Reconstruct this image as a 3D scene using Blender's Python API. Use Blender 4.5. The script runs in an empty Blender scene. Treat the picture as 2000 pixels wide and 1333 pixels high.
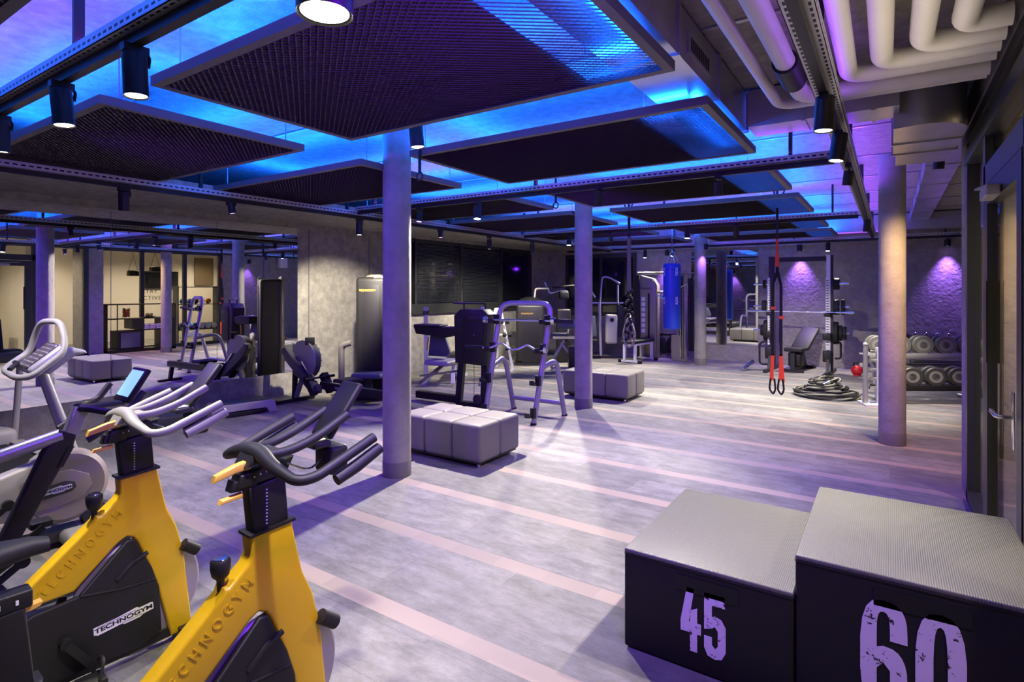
import bpy, bmesh, math, random
from mathutils import Vector, Matrix
PI = math.pi
rnd = random.Random(7)
SC = bpy.context.scene
C = SC.collection

# ------------------------------------------------------------------ camera, world, exposure
cam_d = bpy.data.cameras.new('camera'); cam = bpy.data.objects.new('camera', cam_d); C.objects.link(cam)
cam.location = (0, 0, 1.65)
cam.rotation_euler = (PI/2, 0, math.atan(738/1105))
cam_d.sensor_width = 36; cam_d.lens = 1105/2000*36
cam_d.shift_y = -(666.5-565)/2000
cam_d.clip_start = 0.05
SC.camera = cam
w = bpy.data.worlds.new('world'); SC.world = w; w.use_nodes = True
w.node_tree.nodes['Background'].inputs[0].default_value = (0.06, 0.03, 0.25, 1)
w.node_tree.nodes['Background'].inputs[1].default_value = 0.15
SC.view_settings.view_transform = 'Standard'; SC.view_settings.look = 'None'
SC.view_settings.exposure = 0.75; SC.view_settings.gamma = 1; SC.view_settings.use_curve_mapping = False
SC.cycles.max_bounces = 8; SC.cycles.diffuse_bounces = 3; SC.cycles.glossy_bounces = 4
SC.cycles.transparent_max_bounces = 12; SC.cycles.transmission_bounces = 6
SC.cycles.caustics_reflective = False; SC.cycles.caustics_refractive = False
SC.cycles.sample_clamp_indirect = 4; SC.cycles.use_denoising = True

WHITE = (1.0, 0.90, 0.72); PURPLE = (0.19, 0.018, 1.0); BLUE = (0.004, 0.115, 1.0); WARM = (1.0, 0.80, 0.55)
def spot_light(loc, target, col, power, size=70, blend=0.5, r=0.03):
    d = bpy.data.lights.new('spot', 'SPOT'); o = bpy.data.objects.new('spot', d); C.objects.link(o)
    d.color = col; d.energy = power; d.spot_size = math.radians(size); d.spot_blend = blend; d.shadow_soft_size = r
    o.location = loc
    o.rotation_euler = (Vector(target)-Vector(loc)).to_track_quat('-Z', 'Y').to_euler()
    return o
def area_light(loc, sx, sy, col, power, up=False, spread=180):
    d = bpy.data.lights.new('area', 'AREA'); o = bpy.data.objects.new('area', d); C.objects.link(o)
    d.shape = 'RECTANGLE'; d.size = sx; d.size_y = sy; d.color = col; d.energy = power; d.spread = math.radians(spread)
    o.location = loc
    if up: o.rotation_euler = (PI, 0, 0)
    return o
# large light: blue LED strips lying on top of the ceiling panels, shining at the concrete
ZP = 2.70; ZC = 3.08
RIGHT = [(-3.17, -.86, y0, y1) for y0, y1 in ((-.62, .74), (1.39, 2.70), (3.28, 4.68), (5.22, 6.62), (7.14, 8.70), (9.62, 10.93), (11.55, 12.87))]
LEFT = [(-6.0, -3.70, y0, y1) for y0, y1 in ((-.62, .74), (1.36, 2.70), (3.25, 4.60), (5.21, 6.53), (7.05, 8.66), (9.3, 10.66), (11.5, 12.85))]
for (x0, x1, y0, y1) in RIGHT+LEFT:
    for yy in (y0+.12, y1-.12):
        area_light(((x0+x1)/2, yy, ZP+.075), x1-x0-.3, .05, BLUE, 31, up=True)
    for xx in (x0+.12, x1-.12):
        area_light((xx, (y0+y1)/2, ZP+.075), .05, y1-y0-.3, BLUE, 16, up=True)

# violet uplights added above the cable trays to tint the ceiling
for (x, y, a, b, p) in ((-3.0, 1.02, 5, .05, 16), (-3.0, 4.92, 5, .05, 16), (-3.0, 8.86, 5, .05, 16), (-3, 13.1, 6, .05, 12), (-.27, 8.8, .05, 7.5, 26), (-.27, 2.2, .05, 3.2, 3)):
    area_light((x, y, 2.72), a, b, (.30, .06, 1), p, up=True)
area_light((.05, 2.2, 2.60), .5, 2.6, (1, .86, .68), 2.2, up=True)  # added warm uplight without a fixture, brightens pipes and ceiling

# ------------------------------------------------------------------ materials
MATS = {}
def mat(name, col=(.5,.5,.5), rough=.5, metal=0, emit=0, bump=None, vary=0, vscale=6, alpha=None, spec=.5, coat=0):
    if name in MATS: return MATS[name]
    m = bpy.data.materials.new(name); m.use_nodes = True; nt = m.node_tree; N = nt.nodes; L = nt.links
    b = N['Principled BSDF']
    b.inputs['Base Color'].default_value = (*col, 1); b.inputs['Roughness'].default_value = rough
    b.inputs['Metallic'].default_value = metal; b.inputs['Specular IOR Level'].default_value = spec
    if coat: b.inputs['Coat Weight'].default_value = coat
    if emit:
        b.inputs['Emission Color'].default_value = (*col, 1); b.inputs['Emission Strength'].default_value = emit
    if vary or bump:
        tc = N.new('ShaderNodeTexCoord')
        ns = N.new('ShaderNodeTexNoise'); ns.inputs['Scale'].default_value = vscale; ns.inputs['Detail'].default_value = 8; ns.inputs['Roughness'].default_value = .6
        L.new(tc.outputs['Object'], ns.inputs['Vector'])
        if vary:
            r = N.new('ShaderNodeValToRGB'); r.color_ramp.elements[0].position = .3; r.color_ramp.elements[1].position = .72
            r.color_ramp.elements[0].color = (*[c*(1-vary) for c in col], 1); r.color_ramp.elements[1].color = (*[min(1, c*(1+vary)) for c in col], 1)
            L.new(ns.outputs['Fac'], r.inputs['Fac']); L.new(r.outputs['Color'], b.inputs['Base Color'])
        if bump:
            nb = N.new('ShaderNodeTexNoise'); nb.inputs['Scale'].default_value = bump[0]; nb.inputs['Detail'].default_value = 5
            L.new(tc.outputs['Object'], nb.inputs['Vector'])
            bp = N.new('ShaderNodeBump'); bp.inputs['Strength'].default_value = bump[1]; bp.inputs['Distance'].default_value = .02
            L.new(nb.outputs['Fac'], bp.inputs['Height']); L.new(bp.outputs['Normal'], b.inputs['Normal'])
    MATS[name] = m
    return m
def floor_mat():
    m = bpy.data.materials.new('vinyl_floor'); m.use_nodes = True; N = m.node_tree.nodes; L = m.node_tree.links
    b = N['Principled BSDF']
    g = N.new('ShaderNodeNewGeometry')
    sep = N.new('ShaderNodeSeparateXYZ'); L.new(g.outputs['Position'], sep.inputs[0])
    def mth(op, a, bb=None, c=None):
        n = N.new('ShaderNodeMath'); n.operation = op
        for i, v in enumerate((a, bb, c)):
            if v is None: continue
            if isinstance(v, (int, float)): n.inputs[i].default_value = v
            else: L.new(v, n.inputs[i])
        return n.outputs[0]
    yy = mth('ADD', sep.outputs['Y'], 0.7275*20-2.02)
    md = mth('MODULO', yy, 0.7275)
    stripe = mth('LESS_THAN', md, .12)
    # plank layout running across
    br = N.new('ShaderNodeTexBrick'); br.inputs['Scale'].default_value = 1
    mp = N.new('ShaderNodeMapping'); L.new(g.outputs['Position'], mp.inputs['Vector']); mp.inputs['Location'].default_value = (0, -.14, 0)
    L.new(mp.outputs[0], br.inputs['Vector'])
    br.inputs['Brick Width'].default_value = 1.2; br.inputs['Row Height'].default_value = .3037
    br.inputs['Mortar Size'].default_value = .0012; br.inputs['Color1'].default_value = (.21, .208, .205, 1); br.inputs['Color2'].default_value = (.29, .285, .28, 1); br.inputs['Mortar'].default_value = (.15, .15, .15, 1)
    ns = N.new('ShaderNodeTexNoise'); ns.inputs['Scale'].default_value = 4.2; ns.inputs['Detail'].default_value = 13; ns.inputs['Roughness'].default_value = .76
    mp2 = N.new('ShaderNodeMapping'); L.new(g.outputs['Position'], mp2.inputs['Vector']); mp2.inputs['Scale'].default_value = (1, 2.2, 1); L.new(mp2.outputs[0], ns.inputs['Vector'])
    r = N.new('ShaderNodeValToRGB'); r.color_ramp.elements[0].position = .35; r.color_ramp.elements[1].position = .66
    r.color_ramp.elements[0].color = (.40, .40, .40, 1); r.color_ramp.elements[1].color = (1, 1, 1, 1); L.new(ns.outputs['Fac'], r.inputs['Fac'])
    mx = N.new('ShaderNodeMix'); mx.data_type = 'RGBA'; mx.blend_type = 'MULTIPLY'; mx.inputs['Factor'].default_value = .85
    L.new(br.outputs['Color'], mx.inputs['A']); L.new(r.outputs['Color'], mx.inputs['B'])
    br2 = N.new('ShaderNodeTexBrick'); br2.inputs['Scale'].default_value = 1; L.new(g.outputs['Position'], br2.inputs['Vector'])
    br2.inputs['Brick Width'].default_value = .33; br2.inputs['Row Height'].default_value = .12; br2.inputs['Mortar Size'].default_value = 0
    br2.inputs['Color1'].default_value = (.33, .275, .235, 1); br2.inputs['Color2'].default_value = (.28, .235, .21, 1)
    mx2 = N.new('ShaderNodeMix'); mx2.data_type = 'RGBA'; L.new(stripe, mx2.inputs['Factor'])
    L.new(mx.outputs['Result'], mx2.inputs['A']); L.new(br2.outputs['Color'], mx2.inputs['B'])
    L.new(mx2.outputs['Result'], b.inputs['Base Color'])
    b.inputs['Roughness'].default_value = .6; b.inputs['Specular IOR Level'].default_value = .25
    bp = N.new('ShaderNodeBump'); bp.inputs['Strength'].default_value = .08; L.new(ns.outputs['Fac'], bp.inputs['Height']); L.new(bp.outputs['Normal'], b.inputs['Normal'])
    return m
def glass_mat():
    m = bpy.data.materials.new('clear_glass'); m.use_nodes = True; N = m.node_tree.nodes; L = m.node_tree.links
    N.remove(N['Principled BSDF'])
    t = N.new('ShaderNodeBsdfTransparent'); t.inputs[0].default_value = (.93, .95, .94, 1)
    gl = N.new('ShaderNodeBsdfGlossy'); gl.inputs['Roughness'].default_value = .02
    fr = N.new('ShaderNodeFresnel'); fr.inputs[0].default_value = 1.45
    mu = N.new('ShaderNodeMath'); mu.operation = 'MULTIPLY'; mu.inputs[1].default_value = .35; L.new(fr.outputs[0], mu.inputs[0]); mx = N.new('ShaderNodeMixShader'); L.new(mu.outputs[0], mx.inputs[0]); L.new(t.outputs[0], mx.inputs[1]); L.new(gl.outputs[0], mx.inputs[2])
    L.new(mx.outputs[0], N['Material Output'].inputs[0]); return m
FLOOR = floor_mat(); GLASS = glass_mat()
CONC = mat('cast_concrete', (.34, .32, .28), .85, bump=(60, .6), vary=.3, vscale=9)
CONC_C = mat('ceiling_concrete', (.33, .30, .26), .9, bump=(70, .6), vary=.25, vscale=12)
CONC_P = mat('column_concrete', (.31, .29, .28), .75, bump=(30, .25), vary=.22, vscale=5)
CONC_D = mat('painted_skirting', (.15, .14, .14), .6)
BLOCK = mat('rendered_block_wall', (.30, .28, .26), .9, bump=(18, 1.0), vary=.2, vscale=8)
PANEL = mat('dark_expanded_metal', (.14, .132, .132), .6, .1)
FELT = mat('charcoal_felt', (.13, .124, .124), .9)
DARK = mat('matte_black_metal', (.016, .015, .016), .45, .2)
DARKG = mat('anthracite_frame', (.045, .047, .046), .4, .3)
BLACKP = mat('black_plastic', (.014, .014, .014), .5, spec=.3)
RUB = mat('black_rubber', (.014, .014, .014), .7, spec=.3)
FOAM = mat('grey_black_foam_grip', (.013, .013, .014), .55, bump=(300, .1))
FOAMG = mat('grey_and_lit_foam_grip', (.24, .24, .215), .5)  # looped bar's own grey; on the second cycle, light put into colour
YEL = mat('yellow_powder_coat', (.66, .42, .006), .36, 0, coat=.25)
YELG = mat('yellow_lever', (.70, .42, .07), .4)
BEIGE = mat('warm_grey_shroud', (.26, .215, .19), .5)
CREAM = mat('cream_plastic', (.42, .40, .36), .45)
SILV = mat('silver_powder_coat', (.36, .36, .38), .34, .4)
CHROME = mat('chrome', (.75, .75, .77), .15, 1)
WHITEP = mat('white_powder_coat', (.75, .75, .76), .4)
GALV = mat('galvanised_steel', (.52, .52, .54), .33, .9, vary=.18, vscale=3)
PIPE = mat('pale_grey_pipe_jacket', (.66, .63, .58), .45, vary=.05)
STEEL = mat('perforated_steel', (.40, .40, .41), .4, .8)
LEATH = mat('dark_grey_leatherette', (.165, .155, .145), .5, bump=(120, .15))
PADB = mat('black_upholstery', (.02, .02, .022), .55, spec=.3)
PADBL = mat('slate_blue_upholstery', (.07, .08, .12), .5)
BLUEV = mat('blue_vinyl', (.008, .045, .42), .42)
ORNG = mat('orange_webbing', (.90, .10, .02), .7)
REDP = mat('red_rubber', (.55, .01, .02), .5)
MIRR = mat('mirror_silvering', (.88, .88, .90), .0, 1)
BEIW = mat('beige_plaster', (.74, .69, .60), .8)
WHW = mat('white_plaster', (.75, .72, .65), .8)
SHADE = mat('dark_blind_slats', (.16, .17, .19), .35, .2)
NIGHT = mat('night_glass', (.01, .012, .018), .05, 0, spec=.8)
FAB = mat('black_coated_fabric', (.006, .005, .006), .7, bump=(260, .12))
PRINT = mat('violet_lit_print', (.62, .45, .92), .55)  # pale print, violet light mixed into the colour
LABELW = mat('white_print', (.8, .8, .8), .5)
BULB = mat('lamp_lens', (1, .93, .78), .3, emit=12)
BULBP = mat('violet_lamp_lens', (.5, .28, 1), .3, emit=4)
SCREEN = mat('lit_screen', (.30, .62, .80), .3, emit=.6)
WARMB = mat('warm_lamp_lens', (1, .8, .5), .3, emit=8)

def ribbed(name, col, scale, rough, axis=0):
    m = bpy.data.materials.new(name); m.use_nodes = True; N = m.node_tree.nodes; L = m.node_tree.links
    b = N['Principled BSDF']; b.inputs['Base Color'].default_value = (*col, 1); b.inputs['Roughness'].default_value = rough
    tc = N.new('ShaderNodeTexCoord'); wv = N.new('ShaderNodeTexWave'); wv.inputs['Scale'].default_value = scale
    wv.bands_direction = 'XYZ'[axis]; L.new(tc.outputs['Object'], wv.inputs['Vector'])
    bp = N.new('ShaderNodeBump'); bp.inputs['Strength'].default_value = .5; bp.inputs['Distance'].default_value = .003
    L.new(wv.outputs['Fac'], bp.inputs['Height']); L.new(bp.outputs['Normal'], b.inputs['Normal']); return m
TOPR = ribbed('ribbed_grip_vinyl', (.14, .14, .13), 42, .42, 0)
def worn(name, col, base):
    m = bpy.data.materials.new(name); m.use_nodes = True; N = m.node_tree.nodes; L = m.node_tree.links
    b = N['Principled BSDF']; b.inputs['Roughness'].default_value = .55
    tc = N.new('ShaderNodeTexCoord'); ns = N.new('ShaderNodeTexNoise'); ns.inputs['Scale'].default_value = 26; ns.inputs['Detail'].default_value = 6; ns.inputs['Roughness'].default_value = .75
    L.new(tc.outputs['Object'], ns.inputs['Vector'])
    r = N.new('ShaderNodeValToRGB'); r.color_ramp.interpolation = 'CONSTANT'
    r.color_ramp.elements[0].position = 0; r.color_ramp.elements[0].color = (*base, 1)
    r.color_ramp.elements[1].position = .40; r.color_ramp.elements[1].color = (*col, 1)
    L.new(ns.outputs['Fac'], r.inputs['Fac']); L.new(r.outputs['Color'], b.inputs['Base Color']); return m
def perforated():
    m = bpy.data.materials.new('slotted_steel'); m.use_nodes = True; N = m.node_tree.nodes; L = m.node_tree.links
    b = N['Principled BSDF']; b.inputs['Roughness'].default_value = .4; b.inputs['Metallic'].default_value = .6
    tc = N.new('ShaderNodeTexCoord'); sp = N.new('ShaderNodeSeparateXYZ'); L.new(tc.outputs['Object'], sp.inputs[0])
    def mt(op, a, v):
        n = N.new('ShaderNodeMath'); n.operation = op
        L.new(a, n.inputs[0])
        if isinstance(v, float): n.inputs[1].default_value = v
        else: L.new(v, n.inputs[1])
        return n.outputs[0]
    xs = mt('LESS_THAN', mt('MODULO', mt('ADD', sp.outputs['X'], 20.0), .05), .03)
    zb = mt('LESS_THAN', mt('ABSOLUTE', mt('SUBTRACT', sp.outputs['Z'], .024), 0.0), .006)
    yb = mt('LESS_THAN', mt('ABSOLUTE', mt('SUBTRACT', mt('ABSOLUTE', sp.outputs['Y'], 0.0), .038), 0.0), .005)
    k = mt('MULTIPLY', xs, mt('MAXIMUM', zb, yb))
    mx = N.new('ShaderNodeMix'); mx.data_type = 'RGBA'; L.new(k, mx.inputs['Factor'])
    mx.inputs['A'].default_value = (.55, .55, .56, 1); mx.inputs['B'].default_value = (.012, .012, .014, 1)
    L.new(mx.outputs['Result'], b.inputs['Base Color']); return m
SLOT = perforated()
def keypad():
    m = bpy.data.materials.new('printed_keypad'); m.use_nodes = True; N = m.node_tree.nodes; L = m.node_tree.links
    b = N['Principled BSDF']; b.inputs['Roughness'].default_value = .4
    tc = N.new('ShaderNodeTexCoord'); br = N.new('ShaderNodeTexBrick'); L.new(tc.outputs['Object'], br.inputs['Vector'])
    sw = N.new('ShaderNodeMapping'); sw.inputs['Rotation'].default_value = (0, 0, PI/2); L.new(tc.outputs['Object'], sw.inputs['Vector']); L.new(sw.outputs[0], br.inputs['Vector'])
    br.inputs['Scale'].default_value = 1; br.inputs['Brick Width'].default_value = .042; br.inputs['Row Height'].default_value = .022; br.inputs['Mortar Size'].default_value = .0085
    br.inputs['Color1'].default_value = (.45, .44, .42, 1); br.inputs['Color2'].default_value = (.16, .15, .14, 1); br.inputs['Mortar'].default_value = (.06, .055, .05, 1)
    L.new(br.outputs['Color'], b.inputs['Base Color']); return m
KEYS = keypad()
WORN = worn('worn_violet_lit_print', (.88, .74, 1), (.012, .010, .014))  # worn pale print with the violet light put into its colour

# ------------------------------------------------------------------ mesh helpers
class MB:
    def __init__(s): s.v = []; s.f = []; s.sm = []
    def add(s, vs, fs, smooth=False):
        n = len(s.v); s.v += [tuple(v) for v in vs]
        for f in fs: s.f.append(tuple(i+n for i in f)); s.sm.append(smooth)
        return s
    def xf(s, M, i0=0):
        for i in range(i0, len(s.v)): s.v[i] = tuple(M @ Vector(s.v[i]))
        return s
    def box(s, x0, x1, y0, y1, z0, z1):
        vs = [(x, y, z) for x in (x0, x1) for y in (y0, y1) for z in (z0, z1)]
        return s.add(vs, [(0,1,3,2), (4,6,7,5), (0,4,5,1), (2,3,7,6), (0,2,6,4), (1,5,7,3)])
    def rbox(s, x0, x1, y0, y1, z0, z1, r=.02, seg=3, M=None):
        bm = bmesh.new(); bmesh.ops.create_cube(bm, size=1)
        for v in bm.verts: v.co = Vector(((x0+x1)/2+v.co.x*(x1-x0), (y0+y1)/2+v.co.y*(y1-y0), (z0+z1)/2+v.co.z*(z1-z0)))
        bmesh.ops.bevel(bm, geom=bm.edges[:], offset=min(r, (x1-x0)/2.1, (y1-y0)/2.1, (z1-z0)/2.1), segments=seg, affect='EDGES', profile=.5)
        if M: bm.transform(M)
        bm.verts.ensure_lookup_table()
        s.add([v.co[:] for v in bm.verts], [[v.index for v in f.verts] for f in bm.faces], True); bm.free(); return s
    def tube(s, pts, r, seg=10, closed=False, cap=True):
        pts = [Vector(p) for p in pts]; n = len(pts)
        rs = r if isinstance(r, (list, tuple)) else [r]*n
        vs = []; up = None; rings = []
        for i, p in enumerate(pts):
            a = pts[(i-1) % n] if (closed or i > 0) else p
            b = pts[(i+1) % n] if (closed or i < n-1) else p
            t = (b-a)
            if t.length < 1e-9: t = Vector((0, 0, 1))
            t.normalize()
            if up is None:
                up = Vector((0, 0, 1)) if abs(t.z) < .9 else Vector((1, 0, 0))
            up = up - t*up.dot(t)
            if up.length < 1e-6: up = t.orthogonal()
            up.normalize(); sd = t.cross(up)
            rings.append(len(vs))
            for k in range(seg):
                an = 2*PI*k/seg; vs.append(p+up*math.cos(an)*rs[i]+sd*math.sin(an)*rs[i])
        fs = []
        for i in range(n if closed else n-1):
            a = rings[i]; b = rings[(i+1) % n]
            for k in range(seg): fs.append((a+k, a+(k+1) % seg, b+(k+1) % seg, b+k))
        s.add(vs, fs, True)
        if cap and not closed:
            m = len(s.v)-len(vs)
            s.f.append(tuple(m+k for k in range(seg))[::-1]); s.sm.append(False)
            s.f.append(tuple(m+rings[-1]+k for k in range(seg))); s.sm.append(False)
        return s
    def cyl(s, a, b, r, seg=20, r2=None): return s.tube([a, b], [r, r if r2 is None else r2], seg)
    def bar(s, a, b, w, h, up=(0, 0, 1)):
        a = Vector(a); b = Vector(b); t = (b-a).normalized(); u = Vector(up); u = u-t*u.dot(t)
        if u.length < 1e-6: u = t.orthogonal()
        u.normalize(); sd = t.cross(u)
        vs = [p+sd*(i*w/2)+u*(j*h/2) for p in (a, b) for i, j in ((-1, -1), (1, -1), (1, 1), (-1, 1))]
        return s.add(vs, [(3,2,1,0), (4,5,6,7), (0,1,5,4), (1,2,6,5), (2,3,7,6), (3,0,4,7)])
    def prism(s, poly, y0, y1, plane='xz', bev=0):
        # poly in (x, z) extruded along y, or (x, y) along z, or (y, z) along x
        def P(a, b, c): return {'xz': (a, c, b), 'xy': (a, b, c), 'yz': (c, a, b)}[plane]
        bm = bmesh.new()
        vs = [bm.verts.new(P(a, b, y0)) for a, b in poly]
        f = bm.faces.new(vs); r = bmesh.ops.extrude_face_region(bm, geom=[f])
        d = Vector(P(0, 0, y1-y0))
        ev = [g for g in r['geom'] if isinstance(g, bmesh.types.BMVert)]
        for v in ev: v.co += d
        bmesh.ops.recalc_face_normals(bm, faces=bm.faces[:])
        if bev:
            caps = [e for e in bm.edges if abs((e.verts[0].co-e.verts[1].co).dot(d.normalized())) < 1e-6]
            bmesh.ops.bevel(bm, geom=caps, offset=bev, segments=3, affect='EDGES', profile=.5)
        bmesh.ops.triangulate(bm, faces=[f for f in bm.faces if len(f.verts) > 4])
        bm.verts.ensure_lookup_table(); bm.verts.index_update()
        s.add([v.co[:] for v in bm.verts], [[v.index for v in f.verts] for f in bm.faces], bool(bev)); bm.free(); return s
    def lathe(s, prof, seg=24, c=(0, 0, 0), M=None):
        vs = []; n = len(prof)
        for r, z in prof:
            for k in range(seg): vs.append((r*math.cos(2*PI*k/seg)+c[0], r*math.sin(2*PI*k/seg)+c[1], z+c[2]))
        fs = [(i*seg+k, i*seg+(k+1) % seg, (i+1)*seg+(k+1) % seg, (i+1)*seg+k) for i in range(n-1) for k in range(seg)]
        fs += [tuple(range(seg))[::-1], tuple((n-1)*seg+k for k in range(seg))]
        if M: vs = [M @ Vector(v) for v in vs]
        return s.add(vs, fs, True)
    def disc(s, c, axis, r, t, seg=32, ch=.004):
        # solid wheel of radius r and thickness t about axis with softened rim
        q = Vector(axis).to_track_quat('Z', 'Y').to_matrix().to_4x4(); M = Matrix.Translation(c) @ q
        return s.lathe([(.0005, -t/2), (r-ch, -t/2), (r, -t/2+ch), (r, t/2-ch), (r-ch, t/2), (.0005, t/2)], seg, M=M)
    def ball(s, c, r, seg=16, sc=(1, 1, 1)):
        n = seg//2; pr = [(max(.0004, r*math.sin(PI*i/n)), -r*math.cos(PI*i/n)) for i in range(n+1)]
        M = Matrix.Translation(c) @ Matrix.Diagonal((*sc, 1))
        return s.lathe(pr, seg, M=M)
    def build(s, name, m, parent=None, label=None):
        me = bpy.data.meshes.new(name); me.from_pydata(s.v, [], s.f); me.materials.append(m)
        me.polygons.foreach_set('use_smooth', s.sm); me.update()
        try: me.set_sharp_from_angle(angle=math.radians(38))
        except Exception: pass
        o = bpy.data.objects.new(name, me); C.objects.link(o)
        if parent: o.parent = parent
        if label: o['label'] = label
        return o
def rc(pts, rad, n=5, closed=False):
    # rounded corners for a polyline
    pts = [Vector(p) for p in pts]; out = []; m = len(pts)
    for i in range(m):
        if not closed and i in (0, m-1): out.append(pts[i]); continue
        p = pts[i]; a = pts[i-1]; b = pts[(i+1) % m]
        ra = min(rad, (a-p).length*.48, (b-p).length*.48)
        s = p+(a-p).normalized()*ra; e = p+(b-p).normalized()*ra
        for k in range(n+1):
            t = k/n; out.append(s*(1-t)**2+p*2*t*(1-t)+e*t*t)
    return out
def thing(name, label, cat, loc=(0, 0, 0), rz=0, group=None):
    o = bpy.data.objects.new(name, None); C.objects.link(o); o.location = loc; o.rotation_euler = (0, 0, rz); o.empty_display_size = .1
    o['label'] = label; o['category'] = cat
    if group: o['group'] = group
    return o
def solo(name, mb, m, label, cat, group=None, loc=None, rz=None):
    o = mb.build(name, m); o['label'] = label; o['category'] = cat
    if group: o['group'] = group
    if loc: o.location = loc
    if rz is not None: o.rotation_euler = (0, 0, rz)
    return o
def struct(name, mb, m, parent=None):
    o = mb.build(name, m, parent); o['kind'] = 'structure'; return o
def copy_tree(o, parent=None):
    c = o.copy(); C.objects.link(c)
    if parent: c.parent = parent
    for ch in [k for k in bpy.data.objects if k.parent == o]: copy_tree(ch, c)
    return c
def lettering(name, txt, size, m, M, parent=None, depth=.002, sx=1, bold=0, sp=1):
    cu = bpy.data.curves.new(name, 'FONT'); cu.body = txt; cu.size = size; cu.extrude = depth; cu.align_x = 'CENTER'; cu.align_y = 'CENTER'; cu.offset = bold; cu.space_character = sp
    t = bpy.data.objects.new(name+'_c', cu); me = bpy.data.meshes.new_from_object(t); bpy.data.objects.remove(t)
    me.name = name; me.transform(M @ Matrix.Diagonal((sx, 1, 1, 1)))
    me.materials.clear(); me.materials.append(m)
    o = bpy.data.objects.new(name, me); C.objects.link(o)
    if parent: o.parent = parent
    return o
RX = lambda d: Matrix.Rotation(math.radians(d), 4, 'X')
RY = lambda d: Matrix.Rotation(math.radians(d), 4, 'Y')
RZ = lambda d: Matrix.Rotation(math.radians(d), 4, 'Z')
T = lambda *a: Matrix.Translation(a)
# ------------------------------------------------------------------ room shell
XM = -7.85; XN = -7.85; YF = 13.58; XG = .50; XG2 = 1.35; YB = -3.2
struct('floor', MB().box(-8.2, 5.2, YB-.2, 13.8, -.12, 0), FLOOR)
cb = MB().box(-8.2, 5.2, YB-.2, 13.8, ZC, ZC+.2)
struct('ceiling', cb, CONC_C)
# thin joints and cast-in rails in the ceiling
for k, y in enumerate((-1.2, .3, 1.9, 3.15, 4.45, 5.8, 7.1, 8.4, 9.7, 11.0, 12.2)):
    struct('trim_%d' % (k+1), MB().box(-7.6, 1.2, y, y+.035, ZC-.012, ZC), STEEL)
# left wall: pilasters, parapet under the mirror, lintel above it
mb = MB()
mb.box(XN-.2, XM, YB, 8.13, 0, .35).box(XN-.2, XM, YB, 8.13, 2.62, ZC)
mb.box(XN-.2, XM, 5.60, 8.13, .35, 2.62).box(XN-.2, XM-.02, YB, -1.6, .35, 2.62)
mb.box(XM-.2, XM, 8.13, 12.7, 0, 1.19).box(XM-.2, XM, 8.13, 12.7, 2.66, ZC)
mb.box(XM-.2, XM, 12.7, 13.6, 0, ZC)
struct('wall_left', mb, CONC)
for k, y in enumerate((5.80, 7.08)):
    struct('trim_%d' % (20+k), MB().box(XM-.001, XM+.004, y, y+.018, 0, 2.62), CONC_D)
struct('wall_far', MB().box(-8.2, 5.2, YF, YF+.2, 0, ZC), BLOCK)
struct('trim_30', MB().box(XM, 1.6, YF-.09, YF, 2.60, 2.92), CONC)
struct('wall_back', MB().box(-8.2, 5.2, YB-.2, YB, 0, ZC), BLOCK)
# right side: nib wall, wall beyond the glass, lit side room
struct('wall_right', MB().box(XG, XG2+.12, 5.72, 6.03, 0, ZC).box(XG2, XG2+.12, 9.5, 13.6, 0, ZC).box(XG, XG+.12, YB, -.6, 0, ZC), BLOCK)
sr = MB().box(4.6, 4.75, -1.0, 11.6, 0, ZC).box(.5, 4.7, -1.15, -1.0, 0, ZC).box(1.64, 4.7, 11.6, 11.75, 0, ZC).box(1.64, 4.6, -1.0, 11.6, 2.96, 3.0).box(.62, 1.64, -1.0, 5.72, 2.96, 3.0)
struct('wall_side_room', sr, BEIW)
struct('trim_31', MB().box(2.6, 4.6, 5.1, 5.25, 0, 2.96), WHW)

struct('trim_32', MB().box(XM, -6.03, YB, 13.4, 2.70, 2.76), CONC)   # lowered soffit between the panels and the left wall
# wall mirrors on the left
MG = 'floor-standing mirror panels on the left wall'
ys = (-1.6, .46, 1.72, 3.0, 4.30, 5.60)
LBLM = ('wall mirror panel farthest left, well outside the picture', 'wall mirror panel just outside the left picture edge', 'wall mirror panel at the left picture edge behind the silver looped console', 'wall mirror panel reflecting the shelf cabinet, between two thin upright joints', 'wall mirror panel ending at the bare concrete wall by the rowing machine')
k = 0
for i in range(len(ys)-1):
    lb = LBLM[i]
    o = solo('wall_mirror', MB().box(XN, XN+.006, ys[i]+.003, ys[i+1]-.003, .35, 2.62), MIRR, lb, 'mirror', MG)
solo('wall_mirror', MB().box(-3.93, -2.45, YF-.016, YF-.008, .37, 2.53), MIRR, 'wall mirror on the far wall between the cable machine and the squat rack', 'mirror')

# windows in the left wall
def window(n, y0, y1, splits, blinds):
    fr = MB(); x0 = XM-.10; x1 = XM-.03; z0 = 1.19; z1 = 2.66
    fr.box(x0, x1+.03, y0, y1, z0, z0+.16).box(x0, x1, y0, y1, z1-.07, z1)
    for y in [y0]+splits+[y1-.07]: fr.box(x0, x1+.02, y, y+.07, z0, z1)
    w_ = struct('window_%d' % n, fr, DARKG)
    struct('pane', MB().box(x0-.02, x0, y0, y1, z0, z1), NIGHT, w_)
    for (a, b, mt) in blinds:
        m = MB()
        for j in range(44):
            z = z0+.19+j*.0275
            if z > z1-.1: break
            m.bar((x1-.01, a, z), (x1-.01, b, z), .024, .0016, (-.5, 0, 1))
        struct('blind', m, mt, w_)
    struct('sill', MB().box(XM-.02, XM+.10, y0, y1, z0-.035, z0), DARKG, w_)
    for y in splits: struct('handle', MB().cyl((x1+.02, y+.02, 1.75), (x1+.07, y+.02, 1.75), .009, 8).bar((x1+.065, y+.02, 1.62), (x1+.065, y+.02, 1.76), .014, .01, (1, 0, 0)), CHROME, w_)
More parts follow.
